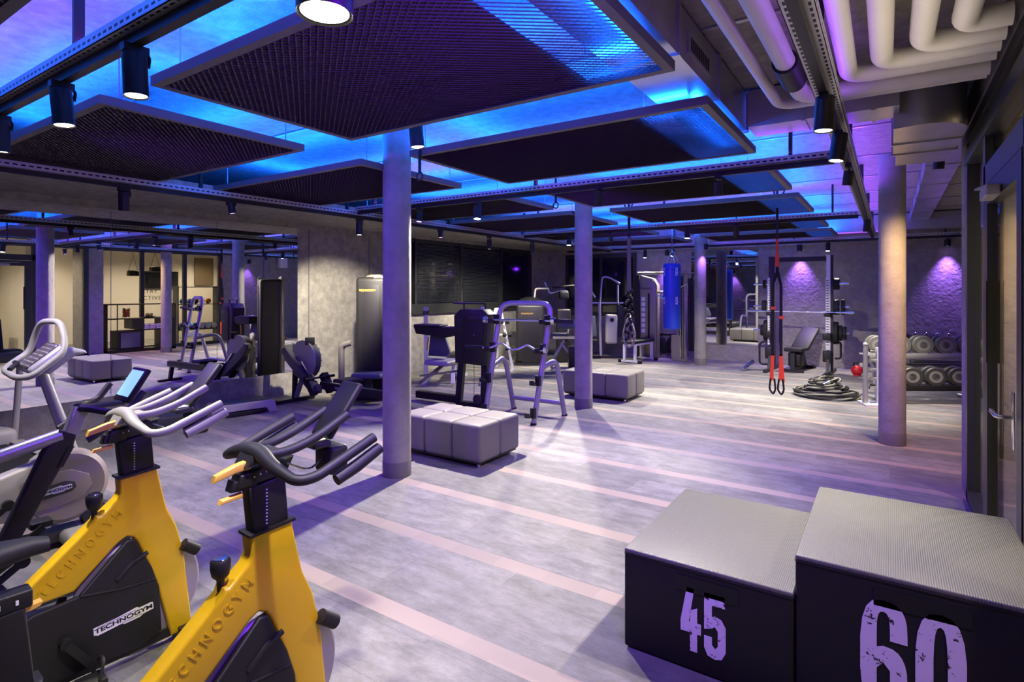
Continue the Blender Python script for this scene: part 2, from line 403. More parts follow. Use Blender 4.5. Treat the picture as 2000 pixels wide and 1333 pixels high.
window(1, 8.13, 12.70, [8.29, 9.74, 11.29], [(8.40, 9.72, SHADE), (9.84, 11.26, SHADE)])
# dark window on the far wall, behind the multi gym
fw = MB().box(-7.3, -5.30, YF-.03, YF-.005, .95, 1.05).box(-7.3, -5.30, YF-.03, YF-.005, 2.46, 2.56)
for x in (-7.3, -6.30, -5.38): fw.box(x, x+.07, YF-.035, YF-.005, .95, 2.56)
w2 = struct('window_2', fw, DARKG)
struct('pane', MB().box(-7.3, -5.3, YF-.012, YF-.004, .95, 2.56), NIGHT, w2)

# glazed wall on the right with the entrance door
DZ = 2.30
fr = MB()
for y in (-.6, .9, 2.3, 3.30, 4.63): fr.box(XG, XG+.09, y, y+.10, 0, 2.86)
fr.box(XG, XG+.09, 5.62, 5.72, 0, 2.86)
fr.box(XG-.01, XG+.10, -.6, 5.72, 2.62, 2.72).box(XG-.01, XG+.10, -.6, 5.72, 2.78, 2.9).box(XG, XG+.09, 3.3, 4.7, DZ, DZ+.13)
fr.box(XG, XG+.09, -.6, 3.35, 0, .10).box(XG, XG+.09, 4.65, 5.7, 0, .08)
struct('window_3', fr, DARKG)
gw = MB().box(XG+.04, XG+.05, -.55, 3.3, .08, 2.7).box(XG+.04, XG+.05, 4.7, 5.65, .06, 2.7).box(XG+.04, XG+.05, 3.4, 4.63, DZ+.13, 2.65)
o = struct('window_4', gw, GLASS)
struct('wall_right_header', MB().box(XG-.02, XG+.11, -.6, 5.75, 2.86, ZC), CONC_D)
dr = MB().box(XG-.005, XG+.055, 3.41, 3.53, .02, DZ-.01).box(XG-.005, XG+.055, 4.50, 4.62, .02, DZ-.01).box(XG-.005, XG+.055, 3.53, 4.5, .02, .14).box(XG-.005, XG+.055, 3.53, 4.5, DZ-.13, DZ-.01)
d1 = struct('door_1', dr, DARKG)
struct('door_pane', MB().box(XG+.02, XG+.03, 3.53, 4.5, .14, DZ-.13), GLASS, d1)
hd = MB().tube(rc([(XG-.005, 3.60, 1.03), (XG-.07, 3.60, 1.03), (XG-.07, 3.76, 1.03)], .025), .011, 10).tube(rc([(XG+.06, 3.60, 1.03), (XG+.12, 3.60, 1.03), (XG+.12, 3.76, 1.03)], .025), .011, 10)
struct('door_handle', hd, CHROME, d1)
struct('lock_plate', MB().rbox(XG-.012, XG-.003, 3.56, 3.62, .88, 1.16, .004), CHROME, d1)
struct('door_closer', MB().rbox(XG-.07, XG-.008, 3.95, 4.22, 2.155, 2.215, .008).bar((XG-.04, 4.05, 2.225), (XG-.06, 4.40, 2.25), .03, .012), CREAM, d1)
struct('push_plate', MB().box(XG-.012, XG-.004, 4.47, 4.50, 1.2, 1.7), DARK, d1)
# glazing farther back, in front of which the cabinet stands
fr = MB()
for y in (6.03, 7.22, 8.35, 9.40): fr.box(XG2, XG2+.08, y, y+.10, 0, 2.72)
fr.box(XG2, XG2+.08, 6.03, 9.5, 2.66, 2.78).box(XG2, XG2+.08, 6.03, 9.5, 0, .09)
struct('window_5', fr, DARKG)
struct('wall_right_lintel', MB().box(XG2, XG2+.1, 6.03, 9.5, 2.78, ZC), DARKG)
struct('window_6', MB().box(XG2+.03, XG2+.04, 6.03, 9.5, .09, 2.66), GLASS)
solo('glass_lettering', MB(), LABELW, 'x', 'x') if False else None
tg = thing('glass_sticker', 'grey lettering STAY ACTIVE stuck on the side room glass above the cabinet', 'sticker', (XG2+.044, 7.48, 1.42))
lettering('word', 'STAY', .15, DARKG, T(0, 0, .16) @ RZ(90) @ RX(90), tg, .0015, sp=1.2)
lettering('word', 'ACTIVE', .15, DARKG, T(0, 0, -.02) @ RZ(90) @ RX(90), tg, .0015, sp=1.2)

# ------------------------------------------------------------------ columns
def column(x, y, lb, top=ZC):
    t = thing('concrete_column', lb, 'column', (x, y, 0), 0)
    MB().lathe([(.124, .10), (.124, top)], 48).build('shaft', CONC_P, t)
    MB().lathe([(.127, 0), (.127, .13), (.124, .135)], 48).build('base_band', CONC_D, t)
    return t
column(-3.65, 3.62, 'round concrete column violet lit, left of the nearest grey ottoman')
column(-3.56, 7.13, 'round concrete column violet lit, standing before the farther grey ottoman')
column(-3.46, 12.62, 'slim far round concrete column right of the blue punching bag')
column(.02, 7.27, 'round concrete column warm brown on its right side, by the dumbbell rack')

# ------------------------------------------------------------------ suspended ceiling panels
def panel_mesh(w, d):
    m = MB(); pitch = .018; rows = int((d-.08)/pitch); n = int((w-.08)/.024); dx = (w-.08)/n
    for j in range(rows):
        y = -d/2+.04+pitch*(j+.5); vs = []
        for i in range(n+1):
            s_ = 1 if (i+j) % 2 else -1
            x = -w/2+.04+i*dx; yy = y+s_*pitch*.48
            vs += [(x, yy-.005, .003), (x, yy+.005, .013)]
        m.add(vs, [(2*i, 2*i+2, 2*i+3, 2*i+1) for i in range(n)])
    return m
_pm = {}
def ceiling_panel(x0, x1, y0, y1, lb):
    w = x1-x0; d = y1-y0; key = (round(d, 2), x1 > -2)
    t = thing('ceiling_panel', lb, 'ceiling panel', ((x0+x1)/2, (y0+y1)/2, ZP), 0, 'mesh ceiling panels')
    if key not in _pm:
        f = MB()
        f.box(-w/2, w/2, -d/2, -d/2+.012, 0, .05).box(-w/2, w/2, d/2-.012, d/2, 0, .05).box(-w/2, -w/2+.012, -d/2+.012, d/2-.012, 0, .05).box(w/2-.012, w/2, -d/2+.012, d/2-.012, 0, .05)
        f.box(-w/2+.012, w/2-.012, -d/2+.012, -d/2+.045, 0, .003).box(-w/2+.012, w/2-.012, d/2-.045, d/2-.012, 0, .003).box(-w/2+.012, -w/2+.045, -d/2+.045, d/2-.045, 0, .003).box(w/2-.045, w/2-.012, -d/2+.045, d/2-.045, 0, .003)
        fo = f.build('frame', PANEL, t); mo = panel_mesh(w, d).build('expanded_mesh', PANEL, t)
        bk = MB().box(-w/2+.02, w*.31 if x1 > -2 else w/2-.02, -d/2+.02, d/2-.02, .022, .032).build('acoustic_felt', FELT, t)
        r = MB()
        ro = [MB().cyl((sx*(w/2-(.42 if sx > 0 and x1 > -2 else .06)), sy*(d/2-.12), .04), (sx*(w/2-(.42 if sx > 0 and x1 > -2 else .06)), sy*(d/2-.12), ZC-ZP), .004, 6).build('hanger_rod', STEEL, t) for sx in (-1, 1) for sy in (-1, 1)]
        _pm[key] = [fo, mo, bk]+ro
    else:
        for o in _pm[key]:
            c = o.copy(); C.objects.link(c); c.parent = t
    return t
RL = ['mesh ceiling panel overhead, cut by the top picture edge before the first row', 'largest mesh ceiling panel, nearest, cut by the top picture edge', 'second mesh ceiling panel in the right row, right of the near column', 'third mesh ceiling panel in the right row, above the second column',
      'fourth mesh ceiling panel in the right row, beyond the second column', 'fifth mesh ceiling panel in the right row, above the punching bag', 'farthest mesh ceiling panel in the right row, before the squat rack']
LL = ['mesh ceiling panel left of the picture edge, above the bikes', 'large left mesh ceiling panel above the mirrors, behind the hanging black spots', 'left row mesh ceiling panel passing behind the near column', 'third mesh ceiling panel of the left row, right of the near column',
      'fourth mesh ceiling panel of the left row, in front of the dark windows', 'fifth mesh ceiling panel of the left row, behind the second column', 'farthest mesh ceiling panel of the left row, near the far dark window']
for a, l in zip(RIGHT, RL): ceiling_panel(*a, l)
for a, l in zip(LEFT, LL): ceiling_panel(*a, l)

# ------------------------------------------------------------------ cable trays and lighting tracks
def tray(a, b, lb, w=.10, zc=2.645, drops=None):
    # a, b: (x, y) ends; U-shaped perforated steel tray with the black lighting track clipped below
    a = Vector((*a, zc)); b = Vector((*b, zc)); Lg = (b-a).length; ang = math.atan2(b.y-a.y, b.x-a.x)
    t = thing('cable_tray', lb, 'cable tray', tuple((a+b)/2), ang, 'perforated trays carrying the light track')
    m = MB().box(-Lg/2, Lg/2, -w/2, w/2, 0, .004).box(-Lg/2, Lg/2, -w/2, -w/2+.003, 0, .05).box(-Lg/2, Lg/2, w/2-.003, w/2, 0, .05)
    m.build('tray_channel', SLOT, t)
    MB().box(-Lg/2, Lg/2, -.019, .019, -.045, -.004).build('light_track', DARK, t)
    n = max(2, int(Lg/2.2))
    for x in (drops or [-Lg/2+.3+i*(Lg-.6)/n for i in range(n+1)]):
        MB().box(x-.012, x+.012, -.02, .02, .045, ZC-zc-.002).build('drop_bracket', DARK, t)
    return t
tray((-5.72, .2), (-5.72, 12.9), 'long perforated steel tray running above the mirrors and dark windows', .11, 2.60, [v-6.55 for v in (.95, 2.97, 4.80, 6.79, 8.98, 11.08)])
tray((-.27, .3), (-.27, 12.6), 'long perforated steel tray at the right, leading to the far warm brown column', .11)
tray((-5.64, 1.02), (-.35, 1.02), 'perforated steel tray crossing the top left corner, carrying three black spots', .11)
tray((-5.64, 4.92), (-.35, 4.92), 'perforated steel tray crossing between the second and third panel rows', .10)
tray((-5.64, 8.86), (-.35, 8.86), 'perforated steel tray crossing over the farther ottoman', .09)
tray((-7.0, 13.10), (1.15, 13.10), 'far perforated steel tray crossing in front of the block wall', .09)

# ------------------------------------------------------------------ track spots
SPG = 'black cylinder spotlights on the track'
def spot_fix(x, y, z, lb, aim=None, lit=1, r=.043, h=.17, power=0, col=WHITE, size=75, blend=.6, zt=2.600, tilt=None):
    t = thing('track_spotlight', lb, 'spotlight', (x, y, z), 0, SPG)
    if aim: dv = (Vector(aim)-Vector((x, y, z))).normalized()
    else: dv = Vector((0, 0, -1))
    if tilt is None: tilt = .35
    dv2 = Vector((dv.x*tilt, dv.y*tilt, -1)).normalized() if aim else dv
    M = (-dv2).to_track_quat('Z', 'Y').to_matrix().to_4x4()
    MB().lathe([(r-.004, .006), (r, 0), (r, .004), (r, h-.004), (r-.004, h), (.001, h)], 28, M=M).build('can', DARK, t)
    MB().lathe([(.001, .005), (r*.86, .005), (r*.86, .0065), (.001, .0065)], 24, M=M).build('lens', BULB if lit == 1 else (BULBP if lit == 2 else DARK), t)
    top = M @ Vector((0, 0, h*.75))
    MB().tube(rc([top+Vector((0, r+.006, 0)), top+Vector((0, r+.012, .05)), Vector((top.x, top.y, zt-z-.02)), Vector((top.x, top.y, zt-z))], .02), .007, 8).box(top.x-.02, top.x+.02, top.y-.045, top.y+.045, zt-z-.03, zt-z).build('track_adapter', DARK, t)
    if power:
        p = Vector((x, y, z))+dv*.02-Vector((0, 0, .004)); spot_light(p, aim if aim else (x, y, 0), col, power, size, blend)
    return t
# white working spots
W1 = 150
spot_fix(-4.05, 1.02, 2.40, 'black spotlight at the left picture edge, lowest on the top left tray', (-4.4, 1.2, .6), power=W1*.7, size=60)
spot_fix(-3.155, 1.02, 2.40, 'slightly tilted black spotlight, middle one of the three on the top left tray', (-2.80, 1.30, .9), power=W1*1.0, size=46)
spot_fix(-2.443, 1.02, 2.40, 'black spotlight with a bright round lens, right one of three on the top left tray', (-2.2, 1.1, .8), power=W1*.35, size=48)
spot_fix(-1.282, 1.0, 2.40, 'large black spotlight close overhead, cut by the top picture edge', (-1.75, 1.0, .8), r=.075, h=.19, power=W1*.6, size=58, tilt=0)
spot_fix(-2.80, 2.98, 2.66, 'black spotlight hanging above panel level just right of the near column top', (-2.2, 3.4, 0), r=.05, h=.15, power=W1*.04, zt=ZC, size=60)
spot_fix(-3.78, 4.97, 2.42, 'glaring black spotlight pointing at us between the two columns', (-3.1, 3.5, 0), power=W1*3.0, size=108, blend=.3, r=.043)
spot_fix(-5.72, 2.29, 2.353, 'glaring tilted black spotlight above the mirrors', (-6.3, 2.6, 0), power=W1*.7, zt=2.555)
spot_fix(-5.72, 5.00, 2.35, 'small black spotlight hanging before the bare concrete wall', (-7.85, 6.3, .75), power=W1*2.6, size=62, zt=2.555, tilt=0)
spot_fix(-5.72, 7.86, 2.335, 'small spotlight shining in front of the dark window blinds', (-7.7, 8.9, .6), power=W1*1.5, size=80, zt=2.555, tilt=0)
spot_fix(-5.72, 9.26, 2.34, 'small spotlight shining before the end of the dark window', (-7.4, 10.4, .4), power=W1*1.5, size=80, zt=2.555, tilt=0)
spot_fix(-5.72, 11.3, 2.34, 'small spotlight on the left tray near the far corner', (-5.6, 11.2, 0), power=W1*1.3, size=85, zt=2.555)
spot_fix(-4.71, 8.86, 2.42, 'small white spotlight just left of the second column', (-4.3, 7.0, 0), power=W1*2.0, size=95, blend=.3)
spot_fix(-4.9, 13.1, 2.40, 'spotlight left of the hanging suspension rope, above the white bench', (-4.7, 11.8, 0), power=W1*1.6, size=85)
spot_fix(-4.25, 13.1, 2.42, 'angled spotlight right of the hanging suspension rope near the far wall', (-5.2, 12.0, .3), power=W1*.8)
spot_fix(-2.63, 8.86, 2.44, 'glaring spotlight left of the far slim column top', (-2.4, 7.8, 0), power=W1*2.4, size=82, blend=.4)
spot_fix(-.27, 3.14, 2.42, 'black spotlight with glowing lens, nearer one on the long right tray', (-.6, 2.9, 0), power=W1*.8, size=75)
spot_fix(-.27, 3.92, 2.42, 'black spotlight with glowing lens, second one on the long right tray', (-1.3, 3.3, 0), power=W1*1.1, size=90, blend=.8)
spot_fix(-.27, 9.2, 2.44, 'small black spotlight pointing sideways at the far end of the right tray', (-.9, 9.6, 0), power=W1*2.2, size=100)
spot_fix(-1.05, 13.1, 2.42, 'angled spotlight above the right upright of the squat rack', (-1.3, 11.9, .2), power=W1*1.4, size=95)
spot_fix(-1.9, 8.86, 2.42, 'spotlight on the crossing tray before the orange straps', (-1.9, 10.6, .4), power=W1*1.9, size=84)
# spot added to give the right column its warm wash
spot_fix(.36, 6.3, 2.72, 'small added spotlight before the brown column lighting its right side', (.06, 7.2, .9), power=170, col=(1, .62, .30), zt=ZC, size=95, blend=1)
# violet wall washers, close to the far wall
for x, lb in ((-4.475, 'violet wall spotlight behind the punching bag'), (-1.60, 'violet wall spotlight above the squat rack'), (.905, 'violet wall spotlight above the dumbbell rack')):
    spot_fix(x, YF-.14, 2.46, lb, (x, YF+.02, 0), lit=2, r=.05, h=.13, power=140, col=(.34, .14, 1), size=70, blend=1, zt=2.6, tilt=0)
for x, lb in ((-6.6, 'violet wall spotlight behind the camera, leftmost of three'), (-4.9, 'violet wall spotlight behind the camera, middle of three'), (-3.2, 'violet wall spotlight behind the camera, rightmost of three')):
    spot_fix(x, YB+.14, 2.46, lb, (x, YB-.02, 0), lit=2, r=.05, h=.13, power=75, col=(.36, .14, 1), size=74, blend=.8, zt=ZC, tilt=0)
spot_fix(1.22, 10.3, 2.46, 'violet wall spotlight washing the wall beside the side room glass', (XG2+.02, 10.3, 0), lit=2, r=.05, h=.13, power=40, col=(.36, .14, 1), size=74, blend=.8, zt=ZC, tilt=0)
spot_fix(-3.28, 12.40, 2.50, 'violet spotlight right at the top of the far slim column', (-3.46, 12.60, 1.4), lit=2, r=.04, h=.12, power=45, col=(.36, .14, 1), size=80, blend=.8, zt=ZC, tilt=0)
# violet fill spots added on the trays, cans included, to tint the room
for (x, y, ax, ay, az, pw, lb) in ((-5.72, 3.3, -5.0, 4.4, 0, 1, 'added violet fill spotlight on the left tray above the mirrors'), (-5.72, 6.6, -5.2, 6.6, .5, 1, 'added violet fill spotlight on the left tray above the weight machines'),
                           (-2.3, 4.92, -3.3, 6.6, 1, 1.2, 'added violet fill spotlight on the crossing tray left of the second column'), (-4.75, 1.02, -3.8, 3.3, .9, 1.6, 'added violet fill spotlight on the top left tray above the yellow bikes'),
                           (-.62, 1.02, -3.6, 3.5, 1.2, 2.0, 'added violet fill spotlight on the top left tray aimed at the near column'), (-.27, 5.0, -1.2, 6.2, 0, 1.5, 'added violet fill spotlight on the right tray before the brown column'),
                           (-3.9, 8.86, -3.7, 11.5, 1, 1.2, 'added violet fill spotlight on the tray before the punching bag'), (-.27, 1.6, -1.2, 1.7, 0, 1.3, 'added violet fill spotlight on the right tray above the jump boxes'),
                           (-1.2, 4.92, -1.5, 5.9, 0, 1.2, 'added violet fill spotlight on the crossing tray above the open floor'), (-4.6, 4.92, -4.6, 3.4, 0, 1, 'added violet fill spotlight on the crossing tray above the near ottoman')):
    spot_fix(x, y, 2.44, lb, (ax, ay, az), lit=2, r=.035, h=.11, power=62*pw, col=PURPLE, size=130, blend=1, zt=2.555 if x < -5.5 else 2.6)
# side room lamps
for (x, y, lb) in ((1.6, 1.6, 'nearest the picture edge'), (1.5, 4.6, 'right beside the entrance door'), (3.2, 8.2, 'above the pendant lamps'), (3.3, 3.2, 'above the pale counter'), (3.4, 10.2, 'before the dark screen'), (3.4, 5.8, 'in the room centre')):
    t = thing('downlight', 'small round downlight in the side room ceiling, '+lb, 'downlight', (x, y, 2.955), 0, 'side room downlights')
    MB().lathe([(.001, -.006), (.045, -.006), (.05, 0), (.001, 0)], 20).build('lens', WARMB, t)
    spot_light((x, y, 2.92), (x, y, 0), WARM, 115, 150, .8, .05)

# ------------------------------------------------------------------ pipes, ducts
def pipe(pts, r, lb, grp='white jacketed pipes bending under the ceiling at the right'):
    return solo('insulated_pipe', MB().tube(rc(pts, .13, 8), r, 18), PIPE, lb, 'pipe', grp)
zp = 2.84
pipe([(-.63, .2, zp), (-.595, 4.02, zp), (.44, 4.02, zp)], .032, 'outermost thin white pipe bending right at the far end of the pipe bundle')
pipe([(-.49, .2, zp), (-.45, 3.90, zp), (.44, 3.90, zp)], .050, 'thick white pipe wearing the black pipe sleeve')
pipe([(-.17, .2, zp), (-.19, 3.68, zp), (.44, 3.68, zp)], .045, 'white pipe just right of the long tray, third from the outside')
pipe([(-.02, .2, zp), (-.035, 3.54, zp), (.44, 3.54, zp)], .050, 'white pipe fourth from the outside of the bundle')
pipe([(.13, .2, zp), (.125, 3.39, zp), (.44, 3.39, zp)], .050, 'white pipe fifth from the outside, next to the innermost')
pipe([(.28, .2, zp), (.275, 3.22, zp), (.44, 3.22, zp)], .050, 'innermost white pipe, bending right nearest to us')
solo('pipe_sleeve', MB().lathe([(.052, -.17), (.064, -.17), (.064, .17), (.052, .17)], 30, M=T(-.457, 3.42, zp) @ RX(90)), BLACKP, 'black fire sleeve around the thick white pipe', 'pipe sleeve')
# rectangular duct along the panels, elbow, short branches
dt = thing('air_duct', 'long galvanised duct with a small grille, along the right panel edges', 'duct', (-1.03, 1.9, 0))
MB().box(-.17, .17, -1.7, 2.48, 2.80, 3.06).build('duct_body', GALV, dt)
for y in (-.3, .84, 1.62, 2.45): MB().box(-.18, .18, y, y+.03, 2.79, 3.07).build('flange', GALV, dt)
gr = MB().box(.171, .178, 1.0, 1.42, 2.86, 2.97)
go = gr.build('grille', GALV, dt)
gs = MB()
for i in range(10): gs.box(.178, .180, 1.04+i*.036, 1.06+i*.036, 2.88, 2.95)
gs.build('grille_slots', DARK, go)
d2 = thing('air_duct', 'galvanised duct running crosswise from the long duct to the curved elbow', 'duct', (0, 4.42, 0))
MB().box(-.84, .05, -.14, .16, 2.80, 3.06).build('duct_body', GALV, d2)
for x in (-.5, -.1): MB().box(x, x+.025, -.15, .17, 2.79, 3.07).build('flange', GALV, d2)
d3 = thing('air_duct', 'wide galvanised duct with rounded elbow, near the glass wall', 'duct', (.14, 4.6, 0))
poly = [(-.12, -.12)]+[(.02+.26*math.sin(a), .10-.26*math.cos(a)) for a in [i*PI/2/8 for i in range(9)]]+[(.27, .75), (-.12, .75)]
MB().prism(poly, 2.70, 3.05, 'xy').build('elbow_body', GALV, d3)
for y in (.35, .73): MB().box(-.13, .28, y, y+.025, 2.69, 3.06).build('flange', GALV, d3)
MB().box(-.10, .26, .75, 1.45, 2.74, 3.05).build('duct_body', GALV, d3)
d4 = thing('air_duct', 'narrow flat galvanised duct running away to the far wall beyond the brown column', 'duct', (.45, 9.4, 0))
MB().box(-.14, .14, -3.35, 3.4, 2.92, 3.07).build('duct_body', GALV, d4)
for y in (-2.2, -.9, .4, 1.7, 3.2): MB().box(-.15, .15, y, y+.025, 2.91, 3.075).build('flange', GALV, d4)
d5 = thing('air_duct', 'broad galvanised duct lying crosswise high in front of the far block wall', 'duct', (0, 12.95, 0))
MB().box(-1.2, 1.2, -.15, .12, 2.76, 3.06).build('duct_body', GALV, d5)
solo('wall_speaker', MB().rbox(1.02, 1.22, 11.3, 11.55, 2.35, 2.75, .03), WHITEP, 'white box speaker high at the right end of the block wall', 'speaker')

# rails and rods fixed to the ceiling
for (x, y, lb) in ((-4.75, 1.9, 'galvanised fixing rail on the blue ceiling at the top left'), (-2.0, 3.02, 'galvanised fixing rail on the ceiling right of the near column'), (-.75, 2.6, 'short galvanised rail on the ceiling between the pipes')):
    solo('ceiling_rail', MB().box(x-.32, x+.32, y-.02, y+.02, ZC-.045, ZC-.013).cyl((x-.28, y, ZC-.06), (x-.28, y, ZC-.04), .018, 10), GALV, lb, 'rail')

# ------------------------------------------------------------------ plyo boxes
def glyph(polys, holes=()): return polys
def plyo(x0, x1, y0, y1, h, digits, lb):
    t = thing('plyo_box', lb, 'plyo box', ((x0+x1)/2, (y0+y1)/2, 0))
    w = (x1-x0)/2; d = (y1-y0)/2
    MB().rbox(-w, w, -d, d, .006, h-.012, .010, 3).build('foam_body', FAB, t)
    MB().rbox(-w-.001, w+.001, -d-.001, d+.001, h-.022, h, .009, 3).build('grip_top', TOPR, t)
    MB().tube(rc([(-w, -d, h-.024), (w, -d, h-.024), (w, d, h-.024), (-w, d, h-.024)], .012, 3, True), .004, 6, True).build('seam_piping', BLACKP, t)
    MB().box(-w*.32, w*.42, -d-.004, -d-.001, h-.115, h-.05).build('hook_strip', BLACKP, t)
    return t, w, d
def seg_digit(ch, H, W):
    # heavy condensed stencil digits, list of outlines in (x, z)
    s = W*.36; c = W*.28
    def rr(x0, x1, z0, z1, c=c):
        return [(x0+c, z0), (x1-c, z0), (x1, z0+c*1.3), (x1, z1-c*1.3), (x1-c, z1), (x0+c, z1), (x0, z1-c*1.3), (x0, z0+c*1.3)]
    if ch == '4': return [[(.30*W, H), (.66*W, H), (.40*W, .46*H), (.46*W, .46*H), (.46*W, .64*H), (W*.80, .70*H), (W*.80, .46*H), (W*.98, .46*H), (W*.98, .29*H), (W*.80, .29*H), (W*.80, 0), (.46*W, 0), (.46*W, .29*H), (0, .29*H), (0, .46*H)]]
    if ch == '5': return [[(0, H), (W*.96, H), (W*.96, .82*H), (s, .82*H), (s, .64*H), (.5*W, .66*H), (.80*W, .63*H), (W, .52*H), (W, .14*H), (.82*W, .02*H), (.5*W, -.01*H), (.16*W, .02*H), (0, .14*H), (0, .32*H), (s, .32*H), (s, .2*H), (.5*W, .15*H), (W-s, .2*H), (W-s, .44*H), (.5*W, .50*H), (s, .46*H), (0, .42*H)]]
    def arc(cx, cz, rx, rz, a0, a1, n=9, p=.72):
        o = []
        for i in range(n+1):
            a = math.radians(a0+(a1-a0)*i/n); c_, s_ = math.cos(a), math.sin(a)
            o.append((cx+rx*math.copysign(abs(c_)**p, c_), cz+rz*math.copysign(abs(s_)**p, s_)))
        return o
    w2 = W/2; t_ = W*.36
    if ch == '0':
        L = arc(w2, H/2, w2, H/2, 90, 270)+arc(w2, H/2, w2-t_, H/2-t_*.85, 270, 90)
        R = arc(w2, H/2, w2-t_, H/2-t_*.85, 90, -90)+arc(w2, H/2, w2, H/2, -90, 90)
        return [L, R]
    if ch == '6':
        L = arc(w2, H/2, w2, H/2, 90, 270)+arc(w2, H*.29, w2-t_, H*.29-t_*.8, 270, 180, 5)+[(t_, H*.40), (w2, H*.46), (w2, H*.60), (t_, H*.58)]+arc(w2, H*.72, w2-t_, H*.28-t_*.8, 180, 90, 5)
        U = arc(w2, H*.72, w2-t_, H*.28-t_*.8, 90, 0, 5)+[(W-t_, H*.66), (W, H*.66)]+arc(w2, H*.72, w2, H*.28, 0, 90, 6)
        D = arc(w2, H*.29, w2-t_, H*.29-t_*.8, -90, 0, 5)+[(W-t_, H*.40), (w2, H*.46), (w2, H*.60)]+arc(w2, H*.30, w2, H*.30, 90, -90, 12)
        return [L, U, D]
b45, w_, d_ = plyo(-1.02, -.315, 2.46, 3.40, .455, '45', 'shorter black foam jump box marked 45')
def digits(txt, H, W, gap, x, z, d, t):
    for i, ch in enumerate(txt):
        m = MB()
        for poly in seg_digit(ch, H, W): m.prism([(x+i*(W+gap)+a, z+b) for a, b in poly], -d-.004, -d-.0012)
        m.build('printed_digit', WORN, t)
digits('45', .27, .088, .012, -.090, .09, d_, b45)
b60, w_, d_ = plyo(-.31, .455, 2.47, 3.40, .605, '60', 'taller black foam jump box marked 60')
digits('60', .42, .145, .022, -.165, .095, d_, b60)

# ------------------------------------------------------------------ ottomans
def ottoman(x0, x1, y0, y1, lb):
    t = thing('tufted_ottoman', lb, 'ottoman', ((x0+x1)/2, (y0+y1)/2, 0), 0, 'grey tufted ottomans')
    w = x1-x0; d = y1-y0; nx = 3; ny = 2
    for i in range(nx):
        for j in range(ny):
            a = -w/2+i*w/nx; b = -d/2+j*d/ny
            m = MB().rbox(a+.0015, a+w/nx-.0015, b+.0015, b+d/ny-.0015, .055, .400, .034, 5)
            # pillow the top
            for q, v in enumerate(m.v):
                if v[2] > .38:
                    u_ = (v[0]-a)/(w/nx)*2-1; v_ = (v[1]-b)/(d/ny)*2-1
                    m.v[q] = (v[0], v[1], v[2]+.022*(1-u_*u_)*(1-v_*v_))
            m.build('cushion_block', LEATH, t)
    MB().box(-w/2+.03, w/2-.03, -d/2+.03, d/2-.03, .04, .06).build('base_board', DARK, t)
    for sx in (-1, 1):
        for sy in (-1, 1): MB().cyl((sx*(w/2-.08), sy*(d/2-.08), 0), (sx*(w/2-.08), sy*(d/2-.08), .042), .018, 12).build('foot', CHROME, t)
ottoman(-4.13, -3.09, 4.11, 4.77, 'grey tufted ottoman right of the near column')
ottoman(-4.22, -3.15, 7.72, 8.42, 'grey tufted ottoman behind the second column')
# ------------------------------------------------------------------ yellow indoor cycling bikes
def side_text(name, txt, size, m, s, z, deg, t, parent, depth=.0015, sp=1.0, bold=0, sx=1):
    return lettering(name, txt, size, m, T(s, t, z) @ RY(-deg) @ RX(90), parent, depth, sx, bold, sp)
def logo_plate(parent, s, z, deg, t, L, H, pm, tm, txt='TECHNOGYM'):
    M = T(s, t, z) @ RY(-deg)
    p = [(-L/2, -H*.34), (-L/2+.1*H, -H*.34), (-L*.44, -H*.5), (-L*.05, -H*.42), (0, -H*.6), (L*.26, -H*.6), (L*.32, -H*.42), (L/2, -H*.36), (L/2, H*.38), (L*.46, H*.44), (L*.26, H*.44), (L*.22, H*.62), (-L*.12, H*.44), (-L/2, H*.44)]
    o = MB().prism(p, -.0015, 0, 'xz').xf(M).build('logo_plate', pm, parent)
    lettering('logo_lettering', txt, H*.62, tm, M @ T(0, -.0018, 0) @ RX(90), o, .0006, sx=L*.92/(H*.62*5.9), bold=.0008)
    MB().box(-L*.44, L*.2, -.0024, -.0018, H*.34, H*.38).box(-L*.05, L*.3, -.0024, -.0018, -H*.38, -H*.34).xf(M).build('logo_rule', tm, o)
